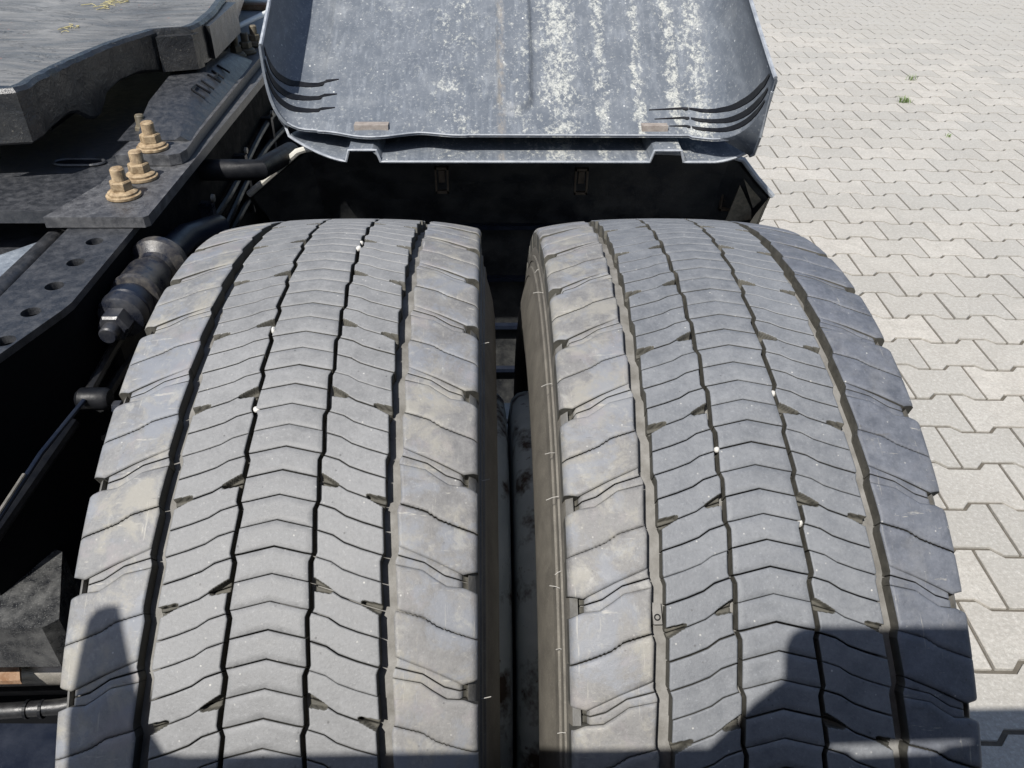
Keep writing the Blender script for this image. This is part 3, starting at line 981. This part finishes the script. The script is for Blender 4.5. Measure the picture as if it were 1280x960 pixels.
rel(bm_obj('edge_bead', tube([Vector((-0.1, 0.596, 0.902)), Vector((0.2, 0.596, 0.905)), Vector((0.53, 0.596, 0.892)), Vector((0.562, 0.597, 0.883)), Vector((0.590, 0.598, 0.852)), Vector((0.622, 0.598, 0.821))], 0.0045, 8), M['rim_edge'], None, True), ff)
# cheeks folded in at both sides
for s, x0, x1 in ((-1, -0.240, -0.192), (1, 0.622, 0.573)):
    V, F = [], []
    for a in angs:
        ca_, sa = math.cos(rad(a)), math.sin(rad(a))
        for (x, y, z) in ((x0, 0.603, 0.823), ((x0 + x1) / 2, 0.590, 0.795), (x1 + 0.004 * s, 0.575, 0.765)):
            V.append((x, y * ca_ + (z - .5) * sa, .5 - y * sa + (z - .5) * ca_))
    k = len(V)
    V += [(x - 0.003 * s, y - .003, z - .003) for x, y, z in V]
    for i in range(len(angs) - 1):
        for j in range(2):
            f = (i * 3 + j, i * 3 + j + 1, i * 3 + 4 + j, i * 3 + 3 + j); F.append(f); F.append(tuple(q + k for q in f[::-1]))
    for j in range(2): F.append((j, j + 1, j + 1 + k, j + k))
    rel(mesh_obj('cheek', V, F, M['rust_dark'] if s > 0 else M['fender_inner']), ff)
for pts in ([(0.569, 0.852), (0.607, 0.812), (0.595, 0.798)], [(0.566, 0.838), (0.593, 0.795), (0.596, 0.777), (0.552, 0.772)]):
    vv = [(x, 0.603, z) for x, z in pts] + [(x, 0.606, z) for x, z in pts]; n = len(pts)
    rel(mesh_obj('cheek_panel', vv, [tuple(range(n))[::-1], tuple(range(n, 2 * n))] + [(i, (i + 1) % n, n + (i + 1) % n, n + i) for i in range(n)], M['rust_dark']), ff)
# inner ribs across
for a in (14, 24, 33, 41):
    ca_, sa = math.cos(rad(a)), math.sin(rad(a))
    y, zz = 0.592, 0.392
    c = (y * ca_ + zz * sa, 0.5 - y * sa + zz * ca_)
    rel(bm_obj('cross_rib', box(-0.13, 0.53, c[0] - 0.012, c[0] + 0.0, c[1] - 0.004, c[1] + 0.004, 0.001), M['black_blue']), ff)
# clips hanging inside
def clip(x, y, z):
    c = empty('clip_frame', (x, y, z))
    b = bmesh.new()
    for q in ((-.011, -.008, -.022, .022), (.008, .011, -.022, .022), (-.011, .011, .018, .022), (-.011, .011, -.022, -.018)):
        box(q[0] + x, q[1] + x, y - .004, y + .004, z + q[2], z + q[3], 0.0, b)
    bpy.data.objects.remove(c)
    o = bm_obj('clip_frame', b, M['clip_brown']); rel(o, ff)
    o2 = bm_obj('clip_tongue', box(x - .005, x + .005, y - .001, y + .008, z - .004, z + .016, .001), M['clip_brown']); rel(o2, ff)
clip(0.075, 0.600, 0.848)
clip(0.302, 0.600, 0.846)
clip(0.56, 0.640, 0.800)

# ------------------------------------------------------------------ chassis rail
rail = empty('chassis_rail', (-0.30, 0.3, 0.93), 'black dusty chassis rail with a row of round holes in its top flange', 'chassis rail')
zt = 0.930
hol = [(-0.303, y) for y in (0.041 - 0.053, 0.041, 0.0945, 0.148, 0.2005, 0.2545)]
b = bmesh.new()
outer = [(-0.345, -0.125), (-0.322, -0.095), (-0.300, -0.045), (-0.274, 0.045), (-0.271, 0.060), (-0.271, 0.245), (-0.271, 2.3), (-0.348, 2.3), (-0.348, 0.07), (-0.352, -0.02), (-0.375, -0.115), (-0.37, -0.125)]
ov = [b.verts.new((x, y, zt)) for x, y in outer]
oe = [b.edges.new((ov[i], ov[(i + 1) % len(ov)])) for i in range(len(ov))]
he = []
for hx, hy in hol:
    hv = [b.verts.new((hx + 0.0095 * math.cos(k * math.pi / 12), hy + 0.0095 * math.sin(k * math.pi / 12), zt)) for k in range(24)]
    he += [b.edges.new((hv[i], hv[(i + 1) % 24])) for i in range(24)]
bmesh.ops.triangle_fill(b, use_beauty=True, use_dissolve=False, edges=oe + he)
geom = bmesh.ops.extrude_face_region(b, geom=b.faces[:])
bmesh.ops.translate(b, verts=[v for v in geom['geom'] if isinstance(v, bmesh.types.BMVert)], vec=(0, 0, -0.008))
rel(bm_obj('top_flange', b, M['chassis']), rail)
web = [(-0.335, -0.120), (-0.324, -0.095), (-0.302, -0.045), (-0.276, 0.045), (-0.273, 0.060), (-0.273, 2.3), (-0.282, 2.3), (-0.282, 0.060), (-0.285, 0.05), (-0.312, -0.043), (-0.334, -0.095), (-0.345, -0.120)]
rel(bm_obj('web', prism(web, 0.66, 0.9215), M['matt_black']), rail)
rel(bm_obj('bottom_flange', prism(outer, 0.652, 0.6595), M['black']), rail)

# fifth wheel mounting plates
mp = empty('mounting_plate', (-0.31, 0.7, 0.93), 'scraped steel mounting plate bolted on the chassis rail beside the coupling', 'mounting plate')
rel(bm_obj('plate', prism([(-0.372, 0.235), (-0.256, 0.235), (-0.2515, 0.241), (-0.2515, 2.0), (-0.36, 2.0), (-0.345, 0.34)], 0.9315, 0.9445, 0.0012), M['plate_pale']), mp)
rel(bm_obj('base_plate', prism([(-1.1, 0.262), (-0.366, 0.262), (-0.338, 0.345), (-0.338, 2.0), (-1.1, 2.0)], 0.925, 0.9405, 0.0012), M['chassis']), mp)
# slotted lug
bs = bmesh.new()
rel(bm_obj('slot_rim', tube([(-0.405 + 0.022 * math.cos(t) + (0.012 if math.cos(t) > 0 else -.012), 0.420 + 0.012 * math.sin(t), 0.943) for t in [k * 2 * math.pi / 24 for k in range(25)]], 0.002, 6), M['chassis'], None, True), mp)
rel(bm_obj('slot_dark', prism([(-0.405 + 0.020 * math.cos(t) + (0.012 if math.cos(t) > 0 else -.012), 0.420 + 0.010 * math.sin(t)) for t in [k * 2 * math.pi / 24 for k in range(24)]], 0.9405, 0.9418), M['black']), mp)

# pedestal of the coupling: foot, sloped gusset
pd = empty('coupling_pedestal', (-0.30, 0.6, 0.945), 'dark cast pedestal bracket with a ribbed sloping side, under the coupling plate', 'bracket')
foot = [(-0.345, 0.40), (-0.275, 0.400), (-0.262, 0.408), (-0.258, 0.425), (-0.262, 0.50), (-0.268, 0.80), (-0.272, 0.99), (-0.290, 1.02), (-0.345, 1.02)]
rel(bm_obj('foot', prism(foot, 0.9455, 0.9600, 0.003), M['plate_pale']), pd)
# curved gusset: lofted sections along y
V, F = [], []
secs = [(0.455, -0.283, -0.262, 0.962), (0.50, -0.292, -0.266, 0.975), (0.56, -0.298, -0.268, 0.984), (0.64, -0.300, -0.270, 0.990), (0.74, -0.305, -0.272, 0.995), (0.84, -0.305, -0.274, 0.988), (0.89, -0.31, -0.278, 0.966)]
for y, xt, xb, z in secs:
    V += [(xt - 0.05, y, z), (xt, y, z), ((xt + xb) / 2 - 0.002, y, (z + 0.96) / 2 + 0.006), (xb, y, 0.9602), (xb - 0.10, y, 0.9602)]
for i in range(len(secs) - 1):
    for j in range(4):
        F.append((i * 5 + j, i * 5 + j + 1, i * 5 + 6 + j, i * 5 + 5 + j))
F.append((0, 1, 2, 3, 4)); F.append(tuple(30 + k for k in (4, 3, 2, 1, 0)))
o = mesh_obj('gusset', V, F, M['chassis'], None, True); o.data.set_sharp_from_angle(angle=rad(40)); rel(o, pd)
# raised casting mark strokes on the gusset side
for i, y in enumerate((0.60, 0.625, 0.650, 0.685, 0.710, 0.742)):
    f = (y - 0.56) / 0.3
    xt = -0.306 - 0.055 * (f if f < .5 else 1 - f); z1 = 1.006
    a = Vector((-0.2965, y, 0.9900)); b2 = Vector((-0.2790, y + 0.004 * (i % 2), 0.9765))
    rel(bm_obj('cast_stroke', tube([a, b2], 0.0018, 5), M['black'], None), pd)
rel(bm_obj('cast_stroke', tube([Vector((-0.2875, 0.685, 0.984)), Vector((-0.2875, 0.710, 0.984))], 0.0015, 5), M['black']), pd)
rel(bm_obj('cast_stroke', tube([Vector((-0.2965, 0.60, 0.990)), Vector((-0.2965, 0.625, 0.990))], 0.0015, 5), M['black']), pd)
# pivot column under the plate, dark
rel(bm_obj('pivot_block', box(-0.80, -0.47, 0.50, 1.00, 0.9602, 1.0095, 0.006), M['black']), pd)

# bolts
def hexbolt(name, x, y, z, m, s=1.0, label=None):
    r = empty(name, (x, y, z))
    b = lathe([(0.0165 * s, 0), (0.0175 * s, 0.0012), (0.0175 * s, 0.0038), (0.0160 * s, 0.0048), (0.010 * s, 0.0050)], 'Z', 28)
    bm_obj('washer', b, m, r, True, 40)
    b = lathe([(0.0150 * s, 0.0051), (0.0150 * s, 0.0072), (0.0118 * s, 0.0098), (0.009 * s, 0.0102)], 'Z', 28)
    bm_obj('nut_flange', b, m, r, True, 40)
    rx = random.uniform(0, 1)
    b = lathe([(0.0105 * s, 0.0098), (0.0112 * s, 0.0106), (0.0112 * s, 0.0195), (0.0100 * s, 0.0212), (0.0070 * s, 0.0213)], 'Z', 6)
    bmesh.ops.rotate(b, verts=b.verts, matrix=Matrix.Rotation(rx, 3, 'Z'), cent=(0, 0, 0))
    bm_obj('hex_nut', b, m, r)
    pr = []
    z0, z1 = 0.0210, 0.0355
    n = 10
    for k in range(n):
        zz = z0 + (z1 - z0) * k / n
        pr += [(0.0066 * s, zz), (0.0072 * s, zz + (z1 - z0) / n * 0.5)]
    pr += [(0.0066 * s, z1), (0.0058 * s, z1 + 0.0012)]
    bm_obj('stud', lathe(pr, 'Z', 20), m, r, True, 50)
    r.rotation_euler = (0, 0, rx)
    return r
for (x, y, z, lab) in ((-0.300, 0.297, 0.9447, 'yellow rusty bolt on the mounting plate, nearest of the three'),
                       (-0.299, 0.357, 0.9447, 'yellow rusty bolt on the mounting plate, middle of the three'),
                       (-0.303, 0.424, 0.9602, 'yellow rusty bolt on the bracket foot, farthest of the near three')):
    r = hexbolt('hex_bolt', x, y, z, M['rust_bolt'], 1.18)
    tag(r, lab, 'bolt', 'yellow rusty bolts near the wheel')
for (x, y, z, lab) in ((-0.312, 0.915, 0.9602, 'dark bolt at the far end of the bracket foot, nearest the coupling plate'),
                       (-0.301, 0.945, 0.9602, 'dark bolt at the far end of the bracket foot, between the two others'),
                       (-0.299, 1.005, 0.9602, 'dark bolt at the far end of the bracket foot, nearest the grey cover')):
    r = hexbolt('hex_bolt', x, y, z, M['rust_dark'], 1.0)
    tag(r, lab, 'bolt', 'dark bolts at the far end of the bracket')
r = hexbolt('hex_bolt', -0.345, 0.505, 0.9445, M['rust_dark'], 0.9)
tag(r, 'dark greasy bolt in the shade under the coupling plate', 'bolt')

# ------------------------------------------------------------------ fifth wheel
fw = empty('coupling_plate', (-0.6, 0.5, 1.1), 'thick grease smeared fifth wheel coupling plate with a rough black rim', 'coupling plate')
top = [(-1.137, 0.2883), (-0.4877, 0.3421), (-0.4432, 0.3503), (-0.421, 0.3526), (-0.4151, 0.376), (-0.4163, 0.4053), (-0.4116, 0.4614), (-0.4023, 0.5246), (-0.3906, 0.5866), (-0.3742, 0.6334), (-0.359, 0.6744), (-0.3367, 0.6861), (-0.3122, 0.6907),
       (-0.304, 0.7212), (-0.3063, 0.8148), (-0.3204, 0.9318), (-0.3321, 1.0254), (-0.3765, 1.2828), (-0.4233, 1.6338), (-1.137, 1.6338)]
V, F = [], []
def skirt_z(x, y):
    t = y
    return lerp_curve([(0.2883, 0.9828), (0.3936, 0.9945), (0.455, 0.998), (0.472, 0.993), (0.487, 0.982), (0.500, 0.9755), (0.514, 0.9745), (0.527, 0.981), (0.536, 0.990), (0.547, 0.999), (0.5808, 1.0052), (0.6276, 1.0062), (0.6744, 0.9963), (0.8148, 0.9942), (0.9552, 0.9957), (1.6338, 1.0004)])(t)
dense = []
for (a, c) in zip(top[1:-1], top[2:]):
    L = math.hypot(c[0] - a[0], c[1] - a[1]); k = max(1, int(L / 0.008))
    if a[1] > 1.1: k = 4
    for i in range(k): dense.append((a[0] + (c[0] - a[0]) * i / k, a[1] + (c[1] - a[1]) * i / k))
dense.append(top[-1])
rnd = random.Random(3)
V = []
m = len(dense)
lev = 7
for i, (x, y) in enumerate(dense):
    j = rnd.uniform(-1, 1)
    jx = 0.0009 * j * (1 if y < 1.1 else 0)
    zb = skirt_z(x, y)
    zt2 = 1.0588 + 0.0007 * rnd.uniform(-1, 1)
    prof = [(-0.012, 1.0592), (-0.003, zt2), (0.001, zt2 - 0.005), (0.0, zt2 - 0.016), (0.002 * rnd.random(), (zt2 + zb) / 2), (0.001 * rnd.random(), zb + 0.004), (-0.004, zb)]
    for d, z in prof:
        V.append((x + d + jx * (z < 1.059), y + (-d if y < 0.353 else 0), z))
F = []
for i in range(m - 1):
    for j in range(lev - 1):
        F.append((i * lev + j, i * lev + j + 1, (i + 1) * lev + j + 1, (i + 1) * lev + j))
c0 = len(V)
o = mesh_obj('skirt', V, F, M['grease_side'], None, True); o.data.set_sharp_from_angle(angle=rad(40)); rel(o, fw)
b = bmesh.new()
tv = [b.verts.new((V[i * lev][0], V[i * lev][1], 1.0592)) for i in range(m)] + [b.verts.new((-1.137, 1.6338, 1.0592)), b.verts.new((-1.137, 0.2883, 1.0592))]
f = b.faces.new(tv)
bmesh.ops.triangulate(b, faces=[f])
rel(bm_obj('top_plate', b, M['grease']), fw)
b = bmesh.new()
bv = [b.verts.new((V[i * lev + 6][0], V[i * lev + 6][1], 1.010)) for i in range(m)] + [b.verts.new((-1.137, 1.6338, 1.010)), b.verts.new((-1.137, 0.2883, 1.010))]
f = b.faces.new(bv); bmesh.ops.triangulate(b, faces=[f])
rel(bm_obj('underside', b, M['black']), fw)
# squared pad and locking boss on the rim
rel(bm_obj('rim_pad', prism([(-0.3566, 0.6627), (-0.3069, 0.6814), (-0.3016, 0.6978), (-0.3321, 0.6978), (-0.3578, 0.6837)], 0.9985, 1.0495, 0.006), M['grease_side']), fw)
rel(bm_obj('end_block', prism([(-0.3321, 0.7504), (-0.2958, 0.7387), (-0.3016, 0.9318), (-0.3321, 0.9376)], 1.0004, 1.0507, 0.006), M['grease_side']), fw)
# dry straw stuck in the grease
def straw(pts, r, label):
    o = bm_obj('grass_straw', tube(pts, r, 6), M['straw'], None, True); tag(o, label, 'straw')
def straw_tangle(cx, cy, n, s, label, seed):
    rnd = random.Random(seed); b = bmesh.new()
    for i in range(n):
        a = rnd.uniform(0, 3.14); x = cx + rnd.uniform(-s, s) * .5; y = cy + rnd.uniform(-s, s)
        l = s * rnd.uniform(.4, .9)
        tube([(x, y, 1.0604), (x + l * .5 * math.cos(a), y + l * .5 * math.sin(a), 1.0618), (x + l * math.cos(a + .6), y + l * math.sin(a + .6), 1.0606)], 0.0006, 5, b)
    o = bm_obj('dry_straw', b, M['straw']); tag(o, label, 'straw')
straw_tangle(-0.4935, 0.844, 16, 0.036, 'tangle of dry yellow straw near the top of the greasy coupling plate', 1)
straw_tangle(-0.4877, 0.6685, 9, 0.024, 'few wisps of dry yellow straw close to the near rim of the coupling plate', 2)

# ------------------------------------------------------------------ things between rail and wheel
bar = empty('stabiliser_mount', (-0.25, 0.18, 0.885), 'grimy stacked metal bush with washers and a dark hex nut, beside the chassis rail', 'suspension bush')
ax, az = -0.247, 0.889
def lat(name, pr, m, n=36, ang=35):
    b = lathe([(r, y) for r, y in pr], 'Y', n, None, (ax, 0, az))
    rel(bm_obj(name, b, m, None, n > 8, ang), bar)
lat('bolt_end', [(0.008, 0.060), (0.0095, 0.062), (0.0095, 0.078)], M['bush'], 20)
lat('hex_nut', [(0.014, 0.074), (0.0165, 0.0765), (0.0165, 0.093), (0.0165, 0.094)], M['bush'], 6)
lat('cone_washer', [(0.017, 0.0941), (0.024, 0.098), (0.0255, 0.104), (0.0255, 0.112), (0.019, 0.1125)], M['bush'])
lat('rubber_ring', [(0.0205, 0.1126), (0.0245, 0.118), (0.0245, 0.130), (0.020, 0.140)], M['black_blue'])
lat('sleeve', [(0.0215, 0.1401), (0.0265, 0.142), (0.0280, 0.147), (0.0265, 0.151), (0.0262, 0.188), (0.0225, 0.196), (0.0205, 0.205)], M['sleeve'])
lat('end_washer', [(0.021, 0.2051), (0.0225, 0.212), (0.0330, 0.220), (0.0340, 0.226), (0.0330, 0.232), (0.018, 0.233)], M['sleeve'])
rel(bm_obj('arm', tube([(ax, 0.232, az), (ax, 0.32, az - .01), (ax + .01, 0.42, az - .04)], 0.017, 16), M['black_blue'], None, True), bar)
rel(bm_obj('bracket_plate', box(-0.2725, -0.258, 0.10, 0.21, 0.74, 0.885, 0.002), M['black']), bar)

cr = empty('air_pipe', (-0.25, 0.50, 0.90), 'dark blue black tube between the chassis rail and the front mudguard', 'tube')
rel(bm_obj('pipe', tube([(-0.272, 0.50, 0.902), (-0.225, 0.50, 0.902), (-0.190, 0.505, 0.900), (-0.172, 0.64, 0.88)], 0.0155, 24), M['black'], None, True), cr)

lev_ = empty('lever_rod', (-0.25, -0.1, 0.86), 'thin dark lever rod with a knobbly joint at its upper end', 'lever')
rel(bm_obj('rod', tube([(-0.252, -0.235, 0.862), (-0.252, -0.10, 0.866), (-0.249, -0.015, 0.862)], 0.0024, 10), M['black_blue'], None, True), lev_)
rel(bm_obj('rod_highlight', tube([(-0.2525, -0.236, 0.8648), (-0.2522, -0.130, 0.8682)], 0.0016, 8), M['steel'], None, True), lev_)  # pale strip on top of the rod stands in for its highlight
rel(bm_obj('rod_back', tube([(-0.262, -0.24, 0.845), (-0.258, -0.03, 0.846)], 0.006, 8), M['black'], None, True), lev_)
rel(bm_obj('joint_body', lathe([(0.008, -0.018), (0.0115, -0.014), (0.0115, 0.010), (0.009, 0.014)], 'X', 20, None, (-0.243, -0.004, 0.856)), M['black'], None, True), lev_)
rel(bm_obj('joint_nut', lathe([(0.0065, 0), (0.007, 0.002), (0.007, 0.008), (0.004, 0.009)], 'X', 6, None, (-0.226, -0.008, 0.848)), M['bush']), lev_)
rel(bm_obj('joint_pin', lathe([(0.003, 0), (0.0036, 0.005), (0.002, 0.006)], 'X', 12, None, (-0.217, -0.008, 0.848)), M['light_metal'], None, True), lev_)

bx = empty('air_spring_bracket', (-0.30, -0.12, 0.66), 'black scratched bracket box beside the near end of the inner wheel', 'bracket')
b = prism([(-0.42, -0.160), (-0.278, -0.160), (-0.266, -0.150), (-0.300, -0.062), (-0.318, -0.056), (-0.42, -0.056)], 0.640, 0.7, 0.010, 3)
rel(bm_obj('housing', b, M['scuffed_black'], None, True, 30), bx)
for k in range(4):
    rel(bm_obj('rib_ring', tube([(-0.262 + 0.004 * k, -0.128 + 0.030 * math.cos(t) + 0.006 * k, 0.655 + 0.034 * math.sin(t) - .004 * k) for t in [j * 2 * math.pi / 20 for j in range(21)]], 0.003, 6), M['hose'], None, True), bx)

hs = bm_obj('air_hose', tube([(-0.46, -0.150, 0.556), (-0.37, -0.152, 0.553), (-0.31, -0.150, 0.556), (-0.24, -0.13, 0.55), (-0.19, -0.09, 0.52)], 0.0085, 16), M['hose'], None, True)
tag(hs, 'black air hose with a cable tie passing below the scratched bracket box', 'hose')
for dx in (0, 0.016):
    rel(bm_obj('cable_tie', tube([(-0.345 + dx, -0.1512, 0.5545), (-0.342 + dx, -0.1511, 0.5545)], 0.0100, 16), M['black']), hs)
lb = bm_obj('lower_bracket', prism([(-0.46, -0.30), (-0.25, -0.30), (-0.245, -0.150), (-0.46, -0.145)], 0.50, 0.522, 0.004), M['black_blue'])
tag(lb, 'dark blue black flat bracket in the lower corner by the inner wheel', 'bracket')
rc = bm_obj('rusty_tube', tube([(-0.46, -0.105, 0.560), (-0.33, -0.105, 0.562), (-0.25, -0.10, 0.555)], 0.019, 20), M['steel'], None, True)
tag(rc, 'weathered grey steel tube under the scratched bracket box', 'tube')
rp = bm_obj('rust_plate', prism([(-0.43, -0.14), (-0.345, -0.14), (-0.358, -0.115), (-0.43, -0.11)], 0.583, 0.589, 0.001), M['rust_plank'])
tag(rp, 'small rusty orange plate in the lower corner beside the hose', 'plate')

cl = empty('cable_run', (-0.262, 0.4, 0.85), 'black cables clipped along the chassis rail beside the wheel', 'cable')
for k, (z0, dx) in enumerate(((0.845, 0.0), (0.815, 0.004), (0.775, 0.0))):
    rel(bm_obj('cable', tube([(-0.262 + dx, y, z0 + 0.012 * math.sin(y * 9 + k)) for y in [0.02 + 0.06 * q for q in range(18)]], 0.0055, 8), M['hose'], None, True), cl)
for y in (0.28, 0.46, 0.66, 0.86):
    rel(bm_obj('clip', box(-0.2728, -0.254, y, y + 0.014, 0.765, 0.865, 0.001), M['bush']), cl)
    rel(bm_obj('rivet', lathe([(0.006, -0.254), (0.0055, -0.250), (0.002, -0.249)], 'X', 12, None, (0, y + 0.007, 0.872)), M['steel'], None, True), cl)
# panel and ridge left of the rail
pn = empty('cross_member', (-0.42, 0.15, 0.88), 'pale scuffed cross member with a rounded ridge, left of the perforated rail', 'cross member')
V = [(-0.395, 0.30, 0.893), (-0.395, -0.08, 0.893), (-0.60, -0.08, 0.880), (-0.60, 0.10, 0.880), (-0.47, 0.225, 0.888)]
rel(mesh_obj('panel', V, [(0, 1, 2, 3, 4)][::1], M['pale_panel']), pn)
rel(bm_obj('ridge', tube([(-0.392, 0.300, 0.890), (-0.388, 0.28, 0.898), (-0.388, 0.12, 0.900), (-0.388, -0.09, 0.900)], [0.008, 0.012, 0.012, 0.012], 16), M['chassis'], None, True), pn)
rel(bm_obj('lower_plate', box(-1.0, -0.375, 0.20, 0.60, 0.870, 0.8795, 0.001), M['chassis']), pn)

# ------------------------------------------------------------------ behind, between rail and cover
pl = empty('step_plank', (-0.42, 1.5, 0.95), 'brown rusty edged beam with a pale top, behind the coupling', 'beam')
rel(bm_obj('beam_top', box(-0.75, -0.16, 1.425, 1.75, 0.953, 0.963, 0.002), M['light_metal']), pl)
rel(bm_obj('beam_edge', box(-0.75, -0.16, 1.405, 1.424, 0.948, 0.960, 0.002), M['rust_plank']), pl)
tr = bm_obj('tread_plate', box(-0.60, -0.20, 1.06, 1.37, 0.9455, 0.9520, 0.001), M['pale_panel'])
tag(tr, 'pale blue grey metal tread plate beyond the dark bolts', 'plate')
rd = bm_obj('support_rod', tube([(-0.40, 1.02, 0.965), (-0.355, 1.13, 0.972), (-0.29, 1.32, 0.982)], 0.0052, 12), M['light_metal'], None, True)
tag(rd, 'thin pale metal rod lying across the tread plate', 'rod')

# gap between the wheels
bar2 = bm_obj('cross_rod', tube([(0.08, 0.50, 0.427), (0.30, 0.50, 0.427)], 0.0042, 12), M['light_metal'], None, True)
tag(bar2, 'thin pale rod seen crossing the gap between the two wheels', 'rod')
M['white_metal'] = mat_dusty('white_painted_metal', (0.78, 0.79, 0.78), (0.70, 0.70, 0.68), 0.5, 0.5, 30, speck=0.2)
gr = empty('slotted_plate', (0.2, 1.45, 0.0), 'pale slotted metal plate on the ground, seen through the gap between the wheels', 'plate')
rel(bm_obj('plate_bar', box(0.05, 0.36, 1.575, 1.640, 0.002, 0.030, 0.002), M['white_metal']), gr)
rel(bm_obj('plate_bar', box(0.05, 0.36, 1.460, 1.512, 0.002, 0.030, 0.002), M['white_metal']), gr)
rel(bm_obj('plate_bar', box(0.05, 0.36, 1.325, 1.345, 0.002, 0.030, 0.002), M['white_metal']), gr)
for x in (0.128, 0.188, 0.206, 0.245):
    rel(bm_obj('plate_slat', box(x, x + 0.009, 1.3452, 1.4598, 0.004, 0.026, 0.001), M['black']), gr)

# ------------------------------------------------------------------ underbody masses (axle, far side of the truck)
axl = empty('drive_axle', (0, 0, 0.5), 'black drive axle housing running across behind the inner wheel', 'axle')
rel(bm_obj('housing', tube([(-1.9, 0, 0.5), (-0.9, 0, 0.5), (-0.18, 0, 0.5)], [0.07, 0.085, 0.08], 28), M['black'], None, True), axl)
rel(bm_obj('brake_drum', lathe([(0.10, -0.17), (0.20, -0.165), (0.205, -0.13), (0.205, 0.0), (0.10, 0.0)], 'X', 40, None, (-0.02, 0, 0.5)), M['black'], None, True), axl)
ub = empty('underbody', (-0.8, 0.5, 0.4), 'black underbody panels with an added shading plate below the chassis rails', 'underbody')
rel(bm_obj('shade_plate', box(-1.9, -0.30, -1.4, 3.0, 0.28, 0.30, 0.0), M['matt_black']), ub)  # dark plate added under the frame to keep light out
rel(bm_obj('inner_liner', box(-0.30, -0.20, 0.75, 3.0, 0.12, 0.80, 0.0), M['matt_black']), ub)
rel(bm_obj('side_panel', box(-2.0, -1.9, -1.4, 3.0, 0.28, 1.0, 0.0), M['matt_black']), ub)
rel(bm_obj('front_liner', box(-0.20, 0.13, 0.90, 1.0, 0.10, 0.55, 0.0), M['matt_black']), ub)
rel(bm_obj('front_liner', box(0.245, 0.56, 0.90, 1.0, 0.10, 0.55, 0.0), M['matt_black']), ub)
rel(bm_obj('second_rail', box(-1.13, -1.05, -1.2, 2.3, 0.66, 0.93, 0.0), M['matt_black']), ub)
rel(bm_obj('deck_panel', box(-1.0, -0.60, -0.08, 0.18, 0.80, 0.82, 0.0), M['matt_black']), ub)
rel(bm_obj('suspension_mass', box(-0.262, -0.175, -0.55, 0.55, 0.30, 0.55, 0.01), M['matt_black']), ub)

# ------------------------------------------------------------------ added unseen panel behind the wheels, cut to throw the shadow in the foreground
out = [(-0.366, 0.02), (-0.366, 1.46), (-0.380, 1.520), (-0.401, 1.636), (-0.399, 1.649), (-0.392, 1.6535), (-0.383, 1.6535), (-0.368, 1.619), (-0.339, 1.55), (-0.319, 1.505), (-0.300, 1.474), (-0.285, 1.469),
       (0.060, 1.467), (0.071, 1.495), (0.080, 1.520), (0.095, 1.547), (0.091, 1.570), (0.088, 1.590), (0.089, 1.604), (0.095, 1.611), (0.104, 1.612), (0.36, 1.610), (0.362, 1.545), (1.0, 1.545), (1.0, 0.02)]
hole = [(0.139, 1.477), (0.218, 1.480), (0.240, 1.479), (0.241, 1.467), (0.225, 1.464), (0.217, 1.455), (0.161, 1.453), (0.156, 1.461), (0.141, 1.463)]
b = bmesh.new()
def loop_edges(pts):
    vv = [b.verts.new((x, -0.75, z)) for x, z in pts]
    return [b.edges.new((vv[i], vv[(i + 1) % len(vv)])) for i in range(len(vv))]
bmesh.ops.triangle_fill(b, use_beauty=True, use_dissolve=False, edges=loop_edges(out) + loop_edges(hole))
geom = bmesh.ops.extrude_face_region(b, geom=b.faces[:])
bmesh.ops.translate(b, verts=[v for v in geom['geom'] if isinstance(v, bmesh.types.BMVert)], vec=(0, -0.006, 0))
o = bm_obj('shadow_panel', b, M['black_blue'])
tag(o, 'dark unseen panel added behind the two drive wheels to cast the foreground shadow', 'panel')
